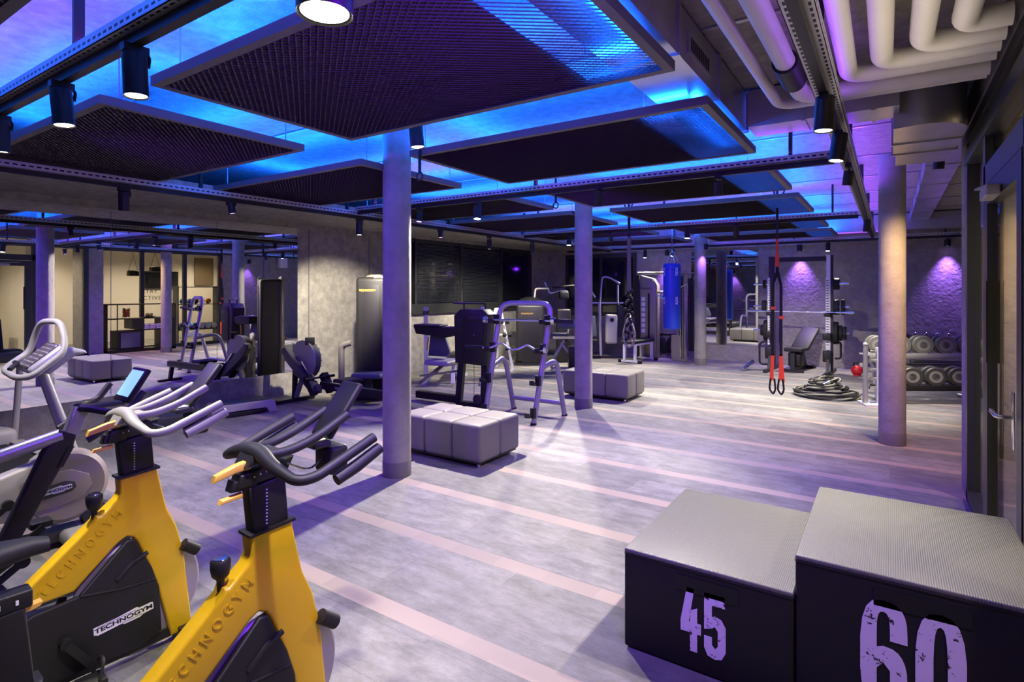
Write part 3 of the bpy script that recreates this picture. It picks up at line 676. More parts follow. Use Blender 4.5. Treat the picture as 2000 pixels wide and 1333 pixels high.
def spin_bike(o, ang, lb, body, grip, full=True):
    t = thing('indoor_cycle', lb, 'exercise bike', (o[0], o[1], 0), math.radians(ang), 'indoor cycling bikes')
    fr = [(0, .825), (.148, .837), (.168, .74), (.19, .64), (.232, .545), (.262, .42), (.285, .20), (.302, .04), (.205, .04), (.185, .14), (.147, .30), (.108, .42), (.066, .53), (.05, .553), (.028, .563), (.005, .552), (-.012, .54), (-.162, .402), (-.31, .395), (-.40, .36), (-.60, .30), (-.64, .34), (-.60, .42), (-.50, .44), (-.40, .43), (-.318, .472), (-.145, .622), (-.092, .668), (-.085, .688), (-.07, .685), (-.01, .735), (.004, .76)]
    MB().prism(fr, -.036, .036, 'xz', bev=.012).build('main_frame', body, t)
    side_text('frame_lettering', 'TECHNOGYM', .050, body, -.135, .560, 43, -.0365, t, .0025, sp=1.75, bold=.0006, sx=.8)
    # handlebar post with number scale
    MB().prism([(.012, .82), (.142, .832), (.128, 1.0), (-.004, .985)], -.028, .028, 'xz', bev=.01).build('handlebar_post', BLACKP, t)
    MB().box(-.006, .158, -.040, .040, .822, .832).xf(T(0, 0, 0) @ T(0, 0, .83) @ RY(-4) @ T(0, 0, -.83)).build('post_collar', DARK, t)
    m = MB()
    for i in range(11): m.box(.055, .061, -.0295, -.0280, .85+i*.0115, .854+i*.0115)
    m.build('height_scale', LABELW, t)
    MB().prism([(-.045, .99), (.13, 1.005), (.16, 1.06), (-.03, 1.035)], -.03, .03, 'xz', bev=.006).prism([(-.06, .985), (.03, .975), (.03, 1.0), (-.05, 1.02)], -.022, .022, 'xz', bev=.004).build('slider_block', DARK, t)
    m = MB()
    for i in range(5): m.box(.012+i*.021, .017+i*.021, -.0312, -.0300, 1.018+i*.0045, 1.024+i*.0045)
    m.build('slider_scale', LABELW, t)
    MB().prism([(-.115, 1.030), (-.108, 1.052), (-.045, 1.072), (-.005, 1.078), (.012, 1.062), (.006, 1.048), (-.04, 1.046)], -.026, .002, 'xz', bev=.005).build('upper_lever', YELG, t)
    MB().prism([(-.095, .955), (-.088, .968), (-.02, .975), (-.02, .96)], -.024, .002, 'xz', bev=.004).build('lower_lever', YELG, t)
    # handlebar: U loop with two horns and two inner bars
    hb = MB()
    loop = [(.325, .262, 1.128), (.22, .262, 1.09), (.10, .258, 1.045), (.045, .235, 1.040), (.020, .13, 1.075), (.030, .05, 1.098), (.030, -.05, 1.098), (.020, -.13, 1.075), (.045, -.235, 1.040), (.10, -.258, 1.045), (.22, -.262, 1.09), (.325, -.262, 1.128)]
    p = rc(loop, .05, 5); n = len(p); rr = []
    for i, q in enumerate(p): rr.append(.0175+.013*max(0, 1-abs(q[1])/.21) if q[0] < .09 else .0175)
    hb.tube(p, rr, 16)
    for sy in (-1, 1):
        hb.tube(rc([(.040, sy*.055, 1.092), (.12, sy*.068, 1.092), (.22, sy*.072, 1.118), (.35, sy*.070, 1.178)], .06, 5), .0165, 14)
        hb.tube([(.345, sy*.268, 1.088), (.25, sy*.268, 1.048), (.17, sy*.266, 1.020)], [.020, .022, .020], 14)
    hb.prism([(-.02, 1.06), (.12, 1.075), (.10, 1.10), (.0, 1.095)], -.05, .05, 'xz', bev=.012)
    hb.build('handlebar', grip, t)
    # console on a curved arm
    cs = MB().rbox(-.013, .013, -.060, .060, 0, .235, .012, 3, M=T(.285, 0, 1.095) @ RY(38)).build('console', BLACKP, t)
    if not full: MB().rbox(-.019, -.0152, -.062, .062, .03, .19, .004, 2, M=T(.285, 0, 1.095) @ RY(38)).build('lit_display', SCREEN, cs)
    MB().rbox(.225, .30, -.05, .05, 1.065, 1.09, .008).build('phone_tray', DARKG, t)
    MB().rbox(.235, .285, -.036, .036, 1.0905, 1.096, .003).build('white_card', LABELW, t)
    MB().rbox(.29, .37, -.055, .055, .955, 1.06, .015, M=T(0, 0, 0)).build('console_box', BLACKP, t)
    MB().tube(rc([(.13, -.03, 1.04), (.20, -.05, 1.00), (.27, -.03, 1.02), (.31, 0, 1.03)], .03), .004, 6).build('cable', CHROME, t)
    # brake knob
    kn = MB().lathe([(.010, .672), (.012, .705), (.014, .71), (.026, .722), (.031, .745), (.031, .768), (.026, .775), (.001, .776)], 24, c=(-.083, 0, 0)).build('brake_knob', BLACKP, t)
    MB().lathe([(.024, .7755), (.022, .779), (.001, .7795)], 20, c=(-.083, 0, 0)).build('knob_cap', CHROME, kn)
    # chain cover, flywheel
    cv = [(-.30, .375), (-.15, .385), (.02, .555), (.05, .55), (.12, .40), (.15, .30), (.16, .10), (.06, .06), (-.05, .072), (-.30, .075), (-.42, .10), (-.46, .19), (-.42, .33)]
    MB().prism(cv, -.056, -.034, 'xz', bev=.008).build('chain_cover', BLACKP, t)
    MB().tube([(-.02, -.057, .40), (.04, -.059, .455), (.10, -.057, .475)], .010, 8).tube([(-.15, -.056, .385), (.0, -.057, .355), (.13, -.056, .345)], .005, 8).build('cover_ridge', BLACKP, t)
    logo_plate(t, .010, .222, 4, -.0565, .225, .040, LABELW, BLACKP)
    MB().disc((.085, .0, .275), (0, 1, 0), .258, .030, 48, .01).build('flywheel', mat('flywheel_grey', (.36, .33, .36), .35, .5), t)
    MB().cyl((.085, -.03, .275), (.085, .03, .275), .06, 24).build('hub', DARK, t)
    # transport handle, stabilisers, wheels
    MB().tube([(.255, -.045, .452), (.315, -.045, .405)], .026, 18).build('transport_handle', BLACKP, t)
    st = MB().bar((.27, -.27, .045), (.27, .27, .045), .07, .05).bar((-.60, -.24, .045), (-.60, .24, .045), .07, .05).bar((-.60, 0, .045), (-.60, 0, .34), .06, .07, (1, 0, 0)).bar((-.6, 0, .06), (.27, 0, .06), .06, .04)
    st.build('stabiliser', DARK, t)
    for y in (-.25, .25):
        for x in (.27, -.60): MB().cyl((x, y, 0), (x, y, .03), .022, 14).build('levelling_foot', RUB, t)
    # seat tube, post, slider, saddle
    MB().prism([(-.68, .30), (-.575, .34), (-.54, .645), (-.65, .635)], -.036, .036, 'xz', bev=.012).build('seat_tube', BLACKP, t)
    MB().prism([(-.655, .62), (-.555, .63), (-.575, .845), (-.665, .84)], -.026, .026, 'xz', bev=.008).build('seat_post', BLACKP, t)
    MB().rbox(-.75, -.56, -.026, .026, .84, .885, .006).build('seat_slider', BLACKP, t)
    m = MB()
    for i in range(4): m.box(-.70+i*.035, -.694+i*.035, -.0275, -.0262, .856, .868)
    m.build('seat_scale', LABELW, t)
    MB().prism([(-.60, .822), (-.545, .832), (-.54, .842), (-.60, .838)], -.02, .006, 'xz').build('seat_lever', YELG, t)
    sd = MB(); pts = [(-.525, .022, .985, .014), (-.56, .026, .99, .020), (-.62, .040, .99, .026), (-.68, .075, .992, .028), (-.73, .105, .998, .028), (-.775, .100, 1.0, .022), (-.79, .06, 1.0, .012)]
    rings = []; vs = []
    for (x, w_, z, h) in pts:
        for k in range(16):
            a = 2*PI*k/16; vs.append((x, math.cos(a)*w_, z+math.sin(a)*h-(.01 if math.sin(a) < 0 else 0)))
    fs = [(i*16+k, i*16+(k+1) % 16, (i+1)*16+(k+1) % 16, (i+1)*16+k) for i in range(len(pts)-1) for k in range(16)]+[tuple(range(16))[::-1], tuple((len(pts)-1)*16+k for k in range(16))]
    sd.add(vs, fs, True); sd.build('saddle', PADB, t)
    MB().tube([(-.60, 0, .965), (-.66, 0, .93), (-.68, 0, .88)], .014, 10).build('saddle_stem', DARK, t)
    # crank and pedals
    MB().cyl((-.20, -.085, .22), (-.20, .085, .22), .022, 16).build('crank_axle', BLACKP, t)
    for sy, dz in ((-1, -1), (1, 1)):
        MB().bar((-.20, sy*.085, .22), (-.14-.03*dz, sy*.085, .22+dz*.13), .018, .03).build('crank_arm', BLACKP, t)
        pd = MB().rbox(-.19, -.09, min(sy*.10, sy*.19), max(sy*.10, sy*.19), .20+dz*.155, .235+dz*.155, .008).build('pedal', BLACKP, t)
        MB().tube(rc([(-.12, sy*.11, .235+dz*.155), (-.10, sy*.12, .30+dz*.155), (-.10, sy*.17, .30+dz*.155), (-.12, sy*.185, .235+dz*.155)], .03), .007, 8).build('toe_strap', RUB, pd)
    return t
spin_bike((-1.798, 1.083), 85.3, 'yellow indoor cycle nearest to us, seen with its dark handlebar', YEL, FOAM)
spin_bike((-2.815, 1.099), 87.0, 'yellow indoor cycle behind the nearest one, its handlebar coloured pale as if in the light', YEL, FOAMG)

# grey training bike with a lit tablet
def grey_bike(o, ang):
    t = thing('training_bike', 'grey and black training bike with a lit blue tablet, left of the yellow bikes', 'exercise bike', (o[0], o[1], 0), math.radians(ang))
    G = mat('satin_grey_tube', (.33, .33, .31), .35, .4)
    MB().tube([(-.65, 0, .70), (-.27, 0, .81), (-.02, 0, .865)], [.03, .034, .036], 18).build('top_tube', G, t)
    MB().prism([(-.03, .90), (.045, .86), (.03, .80), (-.20, .36), (-.37, .10), (-.47, .10), (-.29, .36), (-.10, .80)], -.03, .03, 'xz', bev=.012).build('down_tube', DARK, t)
    MB().prism([(-.02, .85), (.05, .835), (.105, .99), (.035, 1.01)], -.026, .026, 'xz', bev=.01).build('stem', G, t)
    MB().prism([(.005, .80), (.03, .80), (-.02, .70), (-.045, .70)], -.036, -.028, 'xz').build('brake_lever', DARK, t)
    hb = MB()
    for sy in (-1, 1):
        hb.tube(rc([(.06, sy*.03, 1.0), (.10, sy*.12, .995), (.14, sy*.22, .985), (.22, sy*.235, .985), (.29, sy*.235, 1.08)], .045, 6), [.017]*14+[.019]*4 if False else .018, 14)
        hb.tube(rc([(.14, sy*.22, .97), (.10, sy*.235, .90), (.03, sy*.22, .86)], .04, 5), .017, 12)
    hb.build('handlebar', FOAM, t)
    MB().rbox(.07, .27, -.045, .045, .985, 1.008, .008).build('console_bridge', DARKG, t)
    cs = MB().rbox(-.014, .014, -.10, .10, 0, .21, .010, 3, M=T(.265, 0, 1.0) @ RY(32)).build('tablet', BLACKP, t)
    MB().rbox(-.0185, -.0145, -.078, .078, .03, .19, .004, 2, M=T(.265, 0, 1.0) @ RY(32)).build('lit_display', SCREEN, cs)
    MB().disc((.18, 0, .20), (0, 1, 0), .13, .05, 40, .012).build('flywheel_shroud', DARKG, t)
    MB().prism([(.02, .08), (.26, .08), (.26, .20), (.16, .30), (.04, .26)], .03, .05, 'xz', bev=.008).build('fork_cover', DARKG, t)
    MB().bar((.22, -.26, .04), (.22, .26, .04), .07, .05).bar((-.55, -.24, .04), (-.55, .24, .04), .07, .05).bar((-.55, 0, .05), (.22, 0, .05), .06, .05).bar((-.55, 0, .04), (-.6, 0, .72), .06, .07, (1, 0, 0)).build('base_frame', DARK, t)
    for y in (-.25, .25):
        for x in (.22, -.55): MB().cyl((x, y, 0), (x, y, .025), .022, 14).build('levelling_foot', RUB, t)
    MB().rbox(-.72, -.50, -.09, .09, .93, .99, .025, 3).build('saddle', PADB, t)
    MB().cyl((-.605, 0, .70), (-.62, 0, .94), .02, 14).build('seat_post', CHROME, t)
    MB().cyl((-.2, -.10, .28), (-.2, .10, .28), .03, 16).bar((-.2, -.09, .28), (-.33, -.09, .19), .018, .03).bar((-.2, .09, .28), (-.07, .09, .37), .018, .03).build('crank', BLACKP, t)
    for sy, x, z in ((-1, -.33, .19), (1, -.07, .37)): MB().rbox(x-.05, x+.05, min(sy*.11, sy*.2), max(sy*.11, sy*.2), z-.015, z+.02, .006).build('pedal', BLACKP, t)
grey_bike((-3.7, 1.2), 88)

# upright bike with cream shroud and looped console
def upright(o, ang):
    t = thing('upright_bike', 'beige shrouded exercise bike with a silver looped handlebar console at the left edge', 'exercise bike', (o[0], o[1], 0), math.radians(ang))
    MB().disc((.035, 0, .385), (0, 1, 0), .235, .13, 56, .03).build('flywheel_shroud', BEIGE, t)
    MB().prism([(.0, .60), (-.28, .52), (-.62, .48), (-.70, .30), (-.62, .20), (-.28, .24), (-.02, .16)], -.055, .055, 'xz', bev=.02).build('body_shroud', CREAM, t)
    MB().prism([(-.20, .455), (-.16, .49), (.06, .49), (.15, .44), (.17, .37), (.12, .30), (.02, .275), (-.20, .26)], -.070, -.064, 'xz', bev=.003).build('shroud_inlay', BEIGE, t)
    MB().prism([(-.14, .405), (.03, .425), (.075, .41), (.085, .375), (.06, .35), (-.14, .325)], -.074, -.070, 'xz', bev=.002).build('badge', DARKG, t)
    logo_plate(t, -.035, .378, 4, -.0745, .19, .034, LABELW, BLACKP)
    MB().prism([(-.16, .50), (-.13, .58), (-.02, .66), (.03, .60), (-.06, .54)], -.045, .045, 'xz', bev=.012).build('shoulder_cover', CREAM, t)
    MB().tube([(.075, 0, .60), (-.085, 0, 1.16)], [.036, .03], 18).build('mast', SILV, t)
    # console shell and looped bars
    M = T(-.085, 0, 1.215) @ RY(-40)
    MB().rbox(-.11, .12, -.155, .155, -.035, .02, .028, 4, M=M).build('console_shell', SILV, t)
    MB().rbox(-.095, .105, -.125, .125, .021, .028, .004, 2, M=M).build('console_face', KEYS, t)
    MB().prism([(.0, 1.30), (.12, 1.255), (.13, 1.235), (.07, 1.225), (-.06, 1.12), (-.10, 1.13)], -.13, .13, 'xz', bev=.02).build('console_back', SILV, t)
    lp = rc([(-.063, .085, 1.442), (-.003, -.085, 1.446), (.004, -.16, 1.33), (-.013, -.20, 1.254), (-.165, -.20, 1.124), (-.225, -.13, 1.118), (-.249, .08, 1.15), (-.175, .18, 1.19), (-.10, .20, 1.24), (-.078, .17, 1.35)], .06, 5, True)
    MB().tube(lp, .019, 14, True).build('looped_handlebar', FOAMG, t)
    MB().tube([(-.235, -.02, 1.16), (-.19, .03, 1.19), (-.19, .10, 1.19)], .014, 8).build('cup_holder', DARK, t)
    # base and foot
    MB().prism([(.16, .03), (.40, .03), (.42, .10), (.20, .26), (.10, .20)], -.05, .05, 'xz', bev=.015).build('front_neck', DARKG, t)
    MB().rbox(.0, .42, -.19, .19, .015, .11, .035, 4).build('front_foot', mat('foot_grey', (.25, .24, .23), .45), t)
    MB().rbox(-.95, -.80, -.24, .24, .01, .08, .03, 3).bar((-.85, 0, .05), (.1, 0, .08), .10, .07).build('rear_foot', DARKG, t)
    MB().tube([(-.62, 0, .40), (-.74, 0, .86)], .03, 16).build('seat_post', CHROME, t)
    MB().rbox(-.86, -.60, -.12, .12, .86, .94, .035, 4).build('saddle', PADB, t)
    MB().bar((-.25, -.08, .35), (-.38, -.08, .24), .018, .03).bar((-.25, .08, .35), (-.12, .08, .46), .018, .03).cyl((-.25, -.09, .35), (-.25, .09, .35), .03, 16).build('crank', BLACKP, t)
    for sy, x, z in ((-1, -.38, .24), (1, -.12, .46)): MB().rbox(x-.06, x+.06, min(sy*.09, sy*.19), max(sy*.09, sy*.19), z-.015, z+.02, .006).build('pedal', BLACKP, t)
upright((-4.45, 1.4), 85)

# two treadmills against the mirrors, seen past the bikes
def treadmill(x, y, rz, lb):
    t = thing('treadmill', lb, 'treadmill', (x, y, 0), math.radians(rz), 'treadmills by the mirrors')
    MB().rbox(-1.0, .75, -.40, .40, .03, .16, .03).build('deck', DARKG, t)
    MB().box(-.95, .55, -.26, .26, .16, .166).build('running_belt', RUB, t)
    MB().rbox(-.98, .50, -.40, -.29, .16, .185, .01).rbox(-.98, .50, .29, .40, .16, .185, .01).build('side_rail', CREAM, t)
    MB().rbox(.48, .92, -.36, .36, .10, .30, .06, 4).build('motor_hood', CREAM, t)
    for sy in (-1, 1): MB().tube(rc([(.62, sy*.36, .15), (.44, sy*.36, .98), (.10, sy*.36, 1.0)], .1), .028, 12).build('upright_handrail', CREAM, t)
    MB().rbox(.30, .50, -.36, .36, .96, 1.08, .04).build('console_bridge', DARKG, t)
    MB().rbox(-.02, .02, -.24, .24, 0, .32, .02, 3, M=T(.46, 0, 1.06) @ RY(16)).build('console_screen', BLACKP, t)
    for (a, b) in ((-.95, -.36), (-.95, .36), (.7, -.36), (.7, .36)): MB().cyl((a, b, 0), (a, b, .04), .03, 12).build('foot', RUB, t)
treadmill(-6.55, 1.55, 180, 'treadmill standing crosswise before the mirror, behind the beige shrouded bike')
treadmill(-6.55, .35, 180, 'treadmill farther left beyond the picture edge, before the mirror')

# aerobic step
t = thing('aerobic_step', 'pale violet lit aerobic step platform by the mirror parapet', 'aerobic step', (-7.17, 4.25, 0), math.radians(78))
m = MB().prism([(-.42, 0), (-.30, 0), (-.26, .07), (.26, .07), (.30, 0), (.42, 0), (.37, .14), (.33, .165), (-.33, .165), (-.37, .14)], -.20, .20, 'xz', bev=.01); m.build('platform', CREAM, t)
MB().rbox(-.33, .33, -.17, .17, .164, .170, .003).build('top_mat', DARKG, t)
MB().rbox(-.24, .24, -.205, -.15, .0, .06, .01).build('riser_block', BLACKP, t)
solo('dark_step_block', MB().rbox(-.3, .3, -.15, .15, 0, .16, .02), DARKG, 'dark low block left of the pale aerobic step', 'step block', loc=(-7.1, 3.45, 0), rz=1.4)

# ------------------------------------------------------------------ rowing machine
t = thing('rowing_machine', 'black rowing machine standing before the bare concrete wall', 'rowing machine', (-7.15, 5.12, 0), math.radians(-2))
RG = mat('rower_grey', (.10, .10, .11), .4, .2)
MB().disc((.14, .04, .63), (0, 1, 0), .27, .13, 48, .02).build('fan_housing', RG, t)
MB().lathe([(.262, -.012), (.284, -.012), (.284, .012), (.262, .012)], 48, M=T(.14, -.02, .63) @ RX(90)).build('fan_rim', SILV, t)
cg = MB()
for a in range(18): cg.bar((.14+.05*math.cos(a*PI/9), .112, .63+.05*math.sin(a*PI/9)), (.14+.255*math.cos(a*PI/9), .112, .63+.255*math.sin(a*PI/9)), .006, .012)
cg.build('fan_cage', DARK, t)
MB().prism([(-.24, .79), (-.17, .81), (-.02, .68), (.42, .36), (.62, .31), (.60, .21), (.38, .24), (.04, .47), (-.12, .58), (-.26, .72)], -.12, -.035, 'xz', bev=.012).build('front_arm', RG, t)
MB().bar((.20, -.065, .62), (.50, -.065, .335), .05, .02).build('chain_channel', CHROME, t)
MB().rbox(.55, 2.25, -.04, .04, .26, .36, .008).build('monorail', DARK, t)
side_text('rail_lettering', 'concept', .055, LABELW, .98, .31, 0, -.0405, t, .0006, bold=.0006)
MB().rbox(.55, 2.25, -.022, .022, .36, .366, .002).build('rail_top', CHROME, t)
for x, r in ((-.02, .05), (.12, .03)): pass
MB().bar((-.08, 0, .62), (-.10, 0, .05), .06, .05, (1, 0, 0)).build('front_leg', DARK, t)
MB().bar((.16, 0, .50), (-.06, 0, .07), .06, .04, (1, 0, 0)).build('front_strut', SILV, t)
MB().bar((-.10, -.30, .03), (-.10, .30, .03), .06, .05).build('front_foot', DARK, t)
for y in (-.30, .30): MB().cyl((-.10, y-.02, .032), (-.10, y+.02, .032), .032, 16).build('transport_wheel', RUB, t)
MB().bar((2.15, 0, .27), (2.22, 0, .03), .06, .05, (1, 0, 0)).build('rear_leg', DARK, t)
MB().bar((2.22, -.20, .02), (2.22, .20, .02), .06, .04).build('rear_foot', DARK, t)
MB().rbox(.98, 1.26, -.15, .15, .40, .45, .02, 3).build('seat', PADB, t)
MB().box(1.04, 1.20, -.05, .05, .345, .40).build('seat_carriage', DARKG, t)
for sy in (-1, 1): MB().rbox(-.05, .05, -.055, .055, 0, .30, .015, 3, M=T(.58, sy*.13, .20) @ RY(-38)).build('footplate', BLACKP, t)
MB().cyl((.50, -.24, .41), (.50, .24, .41), .014, 12).build('pull_handle', BLACKP, t)
for sy in (-1, 1): MB().cyl((.50, sy*.24, .41), (.50, sy*.10, .41), .019, 12).build('handle_grip', RUB, t)
MB().bar((.10, .0, .80), (.24, .0, .90), .025, .015).build('monitor_arm', DARK, t)
MB().rbox(-.02, .02, -.065, .065, -.05, .06, .008, 2, M=T(.27, 0, .90) @ RZ(-20)).build('monitor', BLACKP, t)

# ------------------------------------------------------------------ selectorised machines left of centre
def tower(x, y, rz, h, w, d, lb, accent=True):
    t = thing('weight_tower', lb, 'weight machine', (x, y, 0), math.radians(rz))
    MB().rbox(-w/2, w/2, -d/2, d/2, .05, h, .06, 5).build('tower_shell', mat('gunmetal_cover', (.016, .015, .015), .45, .1), t)
    MB().prism([(-w*.30, .06), (w*.30, .06), (w*.24, h-.12), (-w*.24, h-.12)], -d/2-.012, -d/2-.001, 'xz', bev=.003).build('front_inlay', DARK, t)
    if accent: MB().tube(rc([(w/2+.01, -d/2+.03, .10), (w/2+.015, -d/2+.03, h-.22), (w/2-.08, -d/2+.03, h+.01), (w/2-.22, -d/2+.03, h+.0)], .14, 8), .035, 12).build('side_arc', mat('satin_champagne', (.30, .28, .23), .35, .5), t)
    if accent: MB().tube(rc([(-w/2-.01, d/2-.03, .10), (-w/2-.015, d/2-.03, h-.22), (-w/2+.08, d/2-.03, h+.01), (-w/2+.22, d/2-.03, h+.0)], .14, 8), .045, 12).build('side_arc', mat('satin_champagne'), t)
    lettering('logo_lettering', 'TECHNOGYM', .045, YELG, T(-w*.12, -d/2-.013, h-.20) @ RX(90), t, .001, sx=.9)
    MB().box(-w/2-.03, w/2+.03, -d/2-.03, d/2+.03, 0, .06).build('base_plate', DARK, t)
    return t
ta = tower(-6.50, 6.0, 30, 1.83, .50, .40, 'tall dark weight tower with rounded top, half hidden by the near column')
MB().tube(rc([(-.27, -.30, .08), (-.42, -.30, .10), (-.42, -.30, .82), (-.27, -.30, .86)], .12, 6), .045, 14).build('side_loop', mat('satin_champagne'), ta)
MB().rbox(-.40, .30, -.50, -.40, .06, .15, .02).build('front_beam', DARK, ta)
MB().rbox(-.20, .24, -.55, -.22, .36, .44, .04, 4).build('seat', PADBL, ta)
MB().box(-.03, .07, -.45, -.35, .06, .37).build('seat_column', DARK, ta)

# seated leg press like machine with weight box, tray and slate seat
t = thing('leg_press', 'black leg press machine with a boxy weight housing right of the near column', 'weight machine', (-5.05, 6.25, 0), math.radians(8))
HB = mat('gunmetal_cover')
MB().prism([(-.02, .62), (.44, .60), (.50, 1.30), (.42, 1.37), (.06, 1.37), (-.04, 1.28)], -.13, .13, 'xz', bev=.03).build('weight_housing', HB, t)
MB().prism([(.12, .66), (.42, .65), (.46, 1.24), (.40, 1.30), (.16, 1.30), (.11, 1.22)], -.145, -.131, 'xz', bev=.004).build('housing_cover', DARK, t)
MB().cyl((.30, -.150, 1.02), (.30, -.145, 1.02), .016, 16).build('cover_badge', CHROME, t)
MB().tube(rc([(.06, 0, 1.36), (.06, 0, 1.45), (-.05, -.12, 1.45)], .03), .012, 8).tube(rc([(.40, 0, 1.36), (.40, 0, 1.45), (-.02, -.10, 1.45)], .03), .012, 8).build('top_handle', DARK, t)
MB().prism([(-.75, 1.12), (-.70, 1.00), (-.20, .96), (.02, 1.02), (.02, 1.12), (-.25, 1.11)], -.10, .10, 'xz', bev=.02).build('tray_arm', BLACKP, t)
MB().rbox(-.72, -.28, -.12, .12, 1.115, 1.14, .01).build('tray_top', DARKG, t)
for a, b in ((.03, -.03), (.40, .38)): MB().bar((a, 0, .64), (b, 0, .03), .07, .09, (1, 0, 0)).build('leg', DARK, t)
MB().bar((-.05, 0, .04), (.42, 0, .04), .10, .06).bar((-.80, .1, .09), (.0, 0, .09), .10, .10).build('base_rail', DARK, t)
MB().rbox(-.52, -.12, -.16, .26, .56, .63, .03, 4).build('seat', mat('pale_seat_pad', (.35, .35, .36), .5), t)
MB().prism([(-.62, .66), (-.30, .66), (-.24, .72), (-.34, .98), (-.58, 1.06)], .10, .16, 'xz', bev=.02).build('backrest', PADBL, t)
MB().bar((-.30, .1, .57), (-.75, .1, .25), .08, .05).bar((-.05, .1, .48), (-.75, .1, .36), .05, .03).build('seat_rail', CHROME, t)
MB().tube([(-.47, -.14, .78), (-.46, -.14, .88), (-.44, -.14, .97)], .012, 10).build('adjust_lever', YELG, t)
MB().disc((.30, -.03, .12), (0, 1, 0), .07, .06, 20).build('pulley', DARKG, t)
MB().cyl((.22, 0, .62), (.22, 0, .12), .004, 6).build('cable', CHROME, t)

# white bench press bench behind it
t = thing('bench_press', 'white framed bench press with tall uprights below the dark windows', 'weight bench', (-6.34, 7.68, 0), math.radians(-56.3))
for y in (-.5, .5):
    u = MB().box(-.03, .03, y-.035, y+.035, .02, 1.34).build('upright', WHITEP, t)
    for z in (.95, 1.20): MB().box(-.09, .03, y-.045, y+.045, z, z+.07).build('bar_hook', BLACKP, u)
MB().box(-.03, .03, -.5, .5, .38, .45).box(-.3, .3, -.54, -.46, 0, .05).box(-.3, .3, .46, .54, 0, .05).build('cross_frame', WHITEP, t)
MB().rbox(-.85, .32, -.14, .14, .40, .47, .025, 3).build('bench_pad', PADB, t)
MB().bar((-.7, 0, .40), (-.82, 0, .04), .06, .07, (1, 0, 0)).bar((-.75, 0, .36), (.25, 0, .36), .06, .06).bar((-.82, -.16, .03), (-.82, .16, .03), .06, .05).bar((.15, 0, .38), (.30, 0, .04), .06, .06, (1, 0, 0)).build('bench_leg', WHITEP, t)
# barbell rack standing free
t = thing('barbell_rack', 'silver free-standing barbell rack with a curved top, centre of the room', 'barbell rack', (0, 0, 0))
fl = (-4.235, 5.72, 0); fr_ = (-3.60, 5.86, 0)
tl = (-4.19, 6.02, 1.47); tr = (-3.52, 6.17, 1.47)
L_ = [Vector(fl), Vector(tl), Vector(tr), Vector(fr_)]
MB().tube(rc(L_, .16, 8), .034, 18).build('arched_frame', SILV, t)
for (a, b, c_) in ((fl, tl, (-4.31, 6.50, 0)), (fr_, tr, (-3.53, 6.52, 0))):
    p = Vector(a).lerp(Vector(b), .46)
    MB().tube(rc([p, Vector((c_[0], c_[1]-.22, .76)), Vector(c_)], .22, 8), .034, 16).build('rear_leg', SILV, t)
    for k in (.10, .36, .62, .86):
        q = Vector(a).lerp(Vector(b), k)
        MB().box(q.x-.03, q.x+.03, q.y-.075, q.y-.03, q.z-.06, q.z+.06).box(q.x-.055, q.x+.01, q.y-.15, q.y-.07, q.z-.045, q.z-.02).box(q.x-.055, q.x+.01, q.y-.165, q.y-.15, q.z-.045, q.z+.01).build('hook', BLACKP, t)
MB().tube([(-4.30, 6.44, .17), (-3.54, 6.46, .17)], .030, 14).build('rear_crossbar', SILV, t)
for q in (fl, fr_, (-4.31, 6.50, 0), (-3.53, 6.52, 0)): MB().cyl((q[0], q[1], 0), (q[0], q[1], .025), .038, 16).build('foot_cap', RUB, t)
dv = (Vector(tr)-Vector(tl)).normalized()
q = Vector(fl).lerp(Vector(tl), .86)+Vector((0, -.12, -.005)); e = Vector(fr_).lerp(Vector(tr), .86)+Vector((0, -.12, -.005))
CB = mat('blueish_steel', (.5, .51, .58), .25, .9)
t = thing('barbell', 'straight bar with thick black weighted ends on the upper rack hooks', 'barbell', (0, 0, 0))
MB().cyl(q-dv*.12, e+dv*.12, .0125, 12).build('steel_bar', CB, t)
for s_, c_ in ((-1, q), (1, e)):
    MB().cyl(c_+dv*s_*.12, c_+dv*s_*.36, .026, 20).build('weighted_end', RUB, t); MB().cyl(c_+dv*s_*.09, c_+dv*s_*.13, .045, 20).build('collar', CHROME, t)
q = Vector(fl).lerp(Vector(tl), .62)+Vector((0, -.12, -.005)); e = Vector(fr_).lerp(Vector(tr), .62)+Vector((0, -.12, -.005))
t = thing('curl_bar', 'zigzag steel curl bar lying on the lower rack hooks', 'barbell', (0, 0, 0))
Ld = (e-q).length; pts = [q-dv*.10, q+dv*.08]+[q+dv*Ld*f+Vector((0, 0, z)) for f, z in ((.26, .05), (.42, -.03), (.58, -.03+.0), (.74, .05))]
pts = [q-dv*.10, q+dv*.02, q+dv*Ld*.24+Vector((0, 0, .075)), q+dv*Ld*.42-Vector((0, 0, .012)), q+dv*Ld*.60+Vector((0, 0, .0)), q+dv*Ld*.74+Vector((0, 0, .06)), e-dv*.04-Vector((0, 0, .015)), e+dv*.08]
MB().tube(rc(pts, .04, 4), .0125, 10).build('steel_bar', CB, t)
for s_, c_ in ((-1, q),): MB().cyl(c_-dv*.10, c_-dv*.34, .026, 20).build('weighted_end', RUB, t)
MB().cyl(e+dv*.05, e+dv*.09, .045, 20).build('collar', CHROME, t)
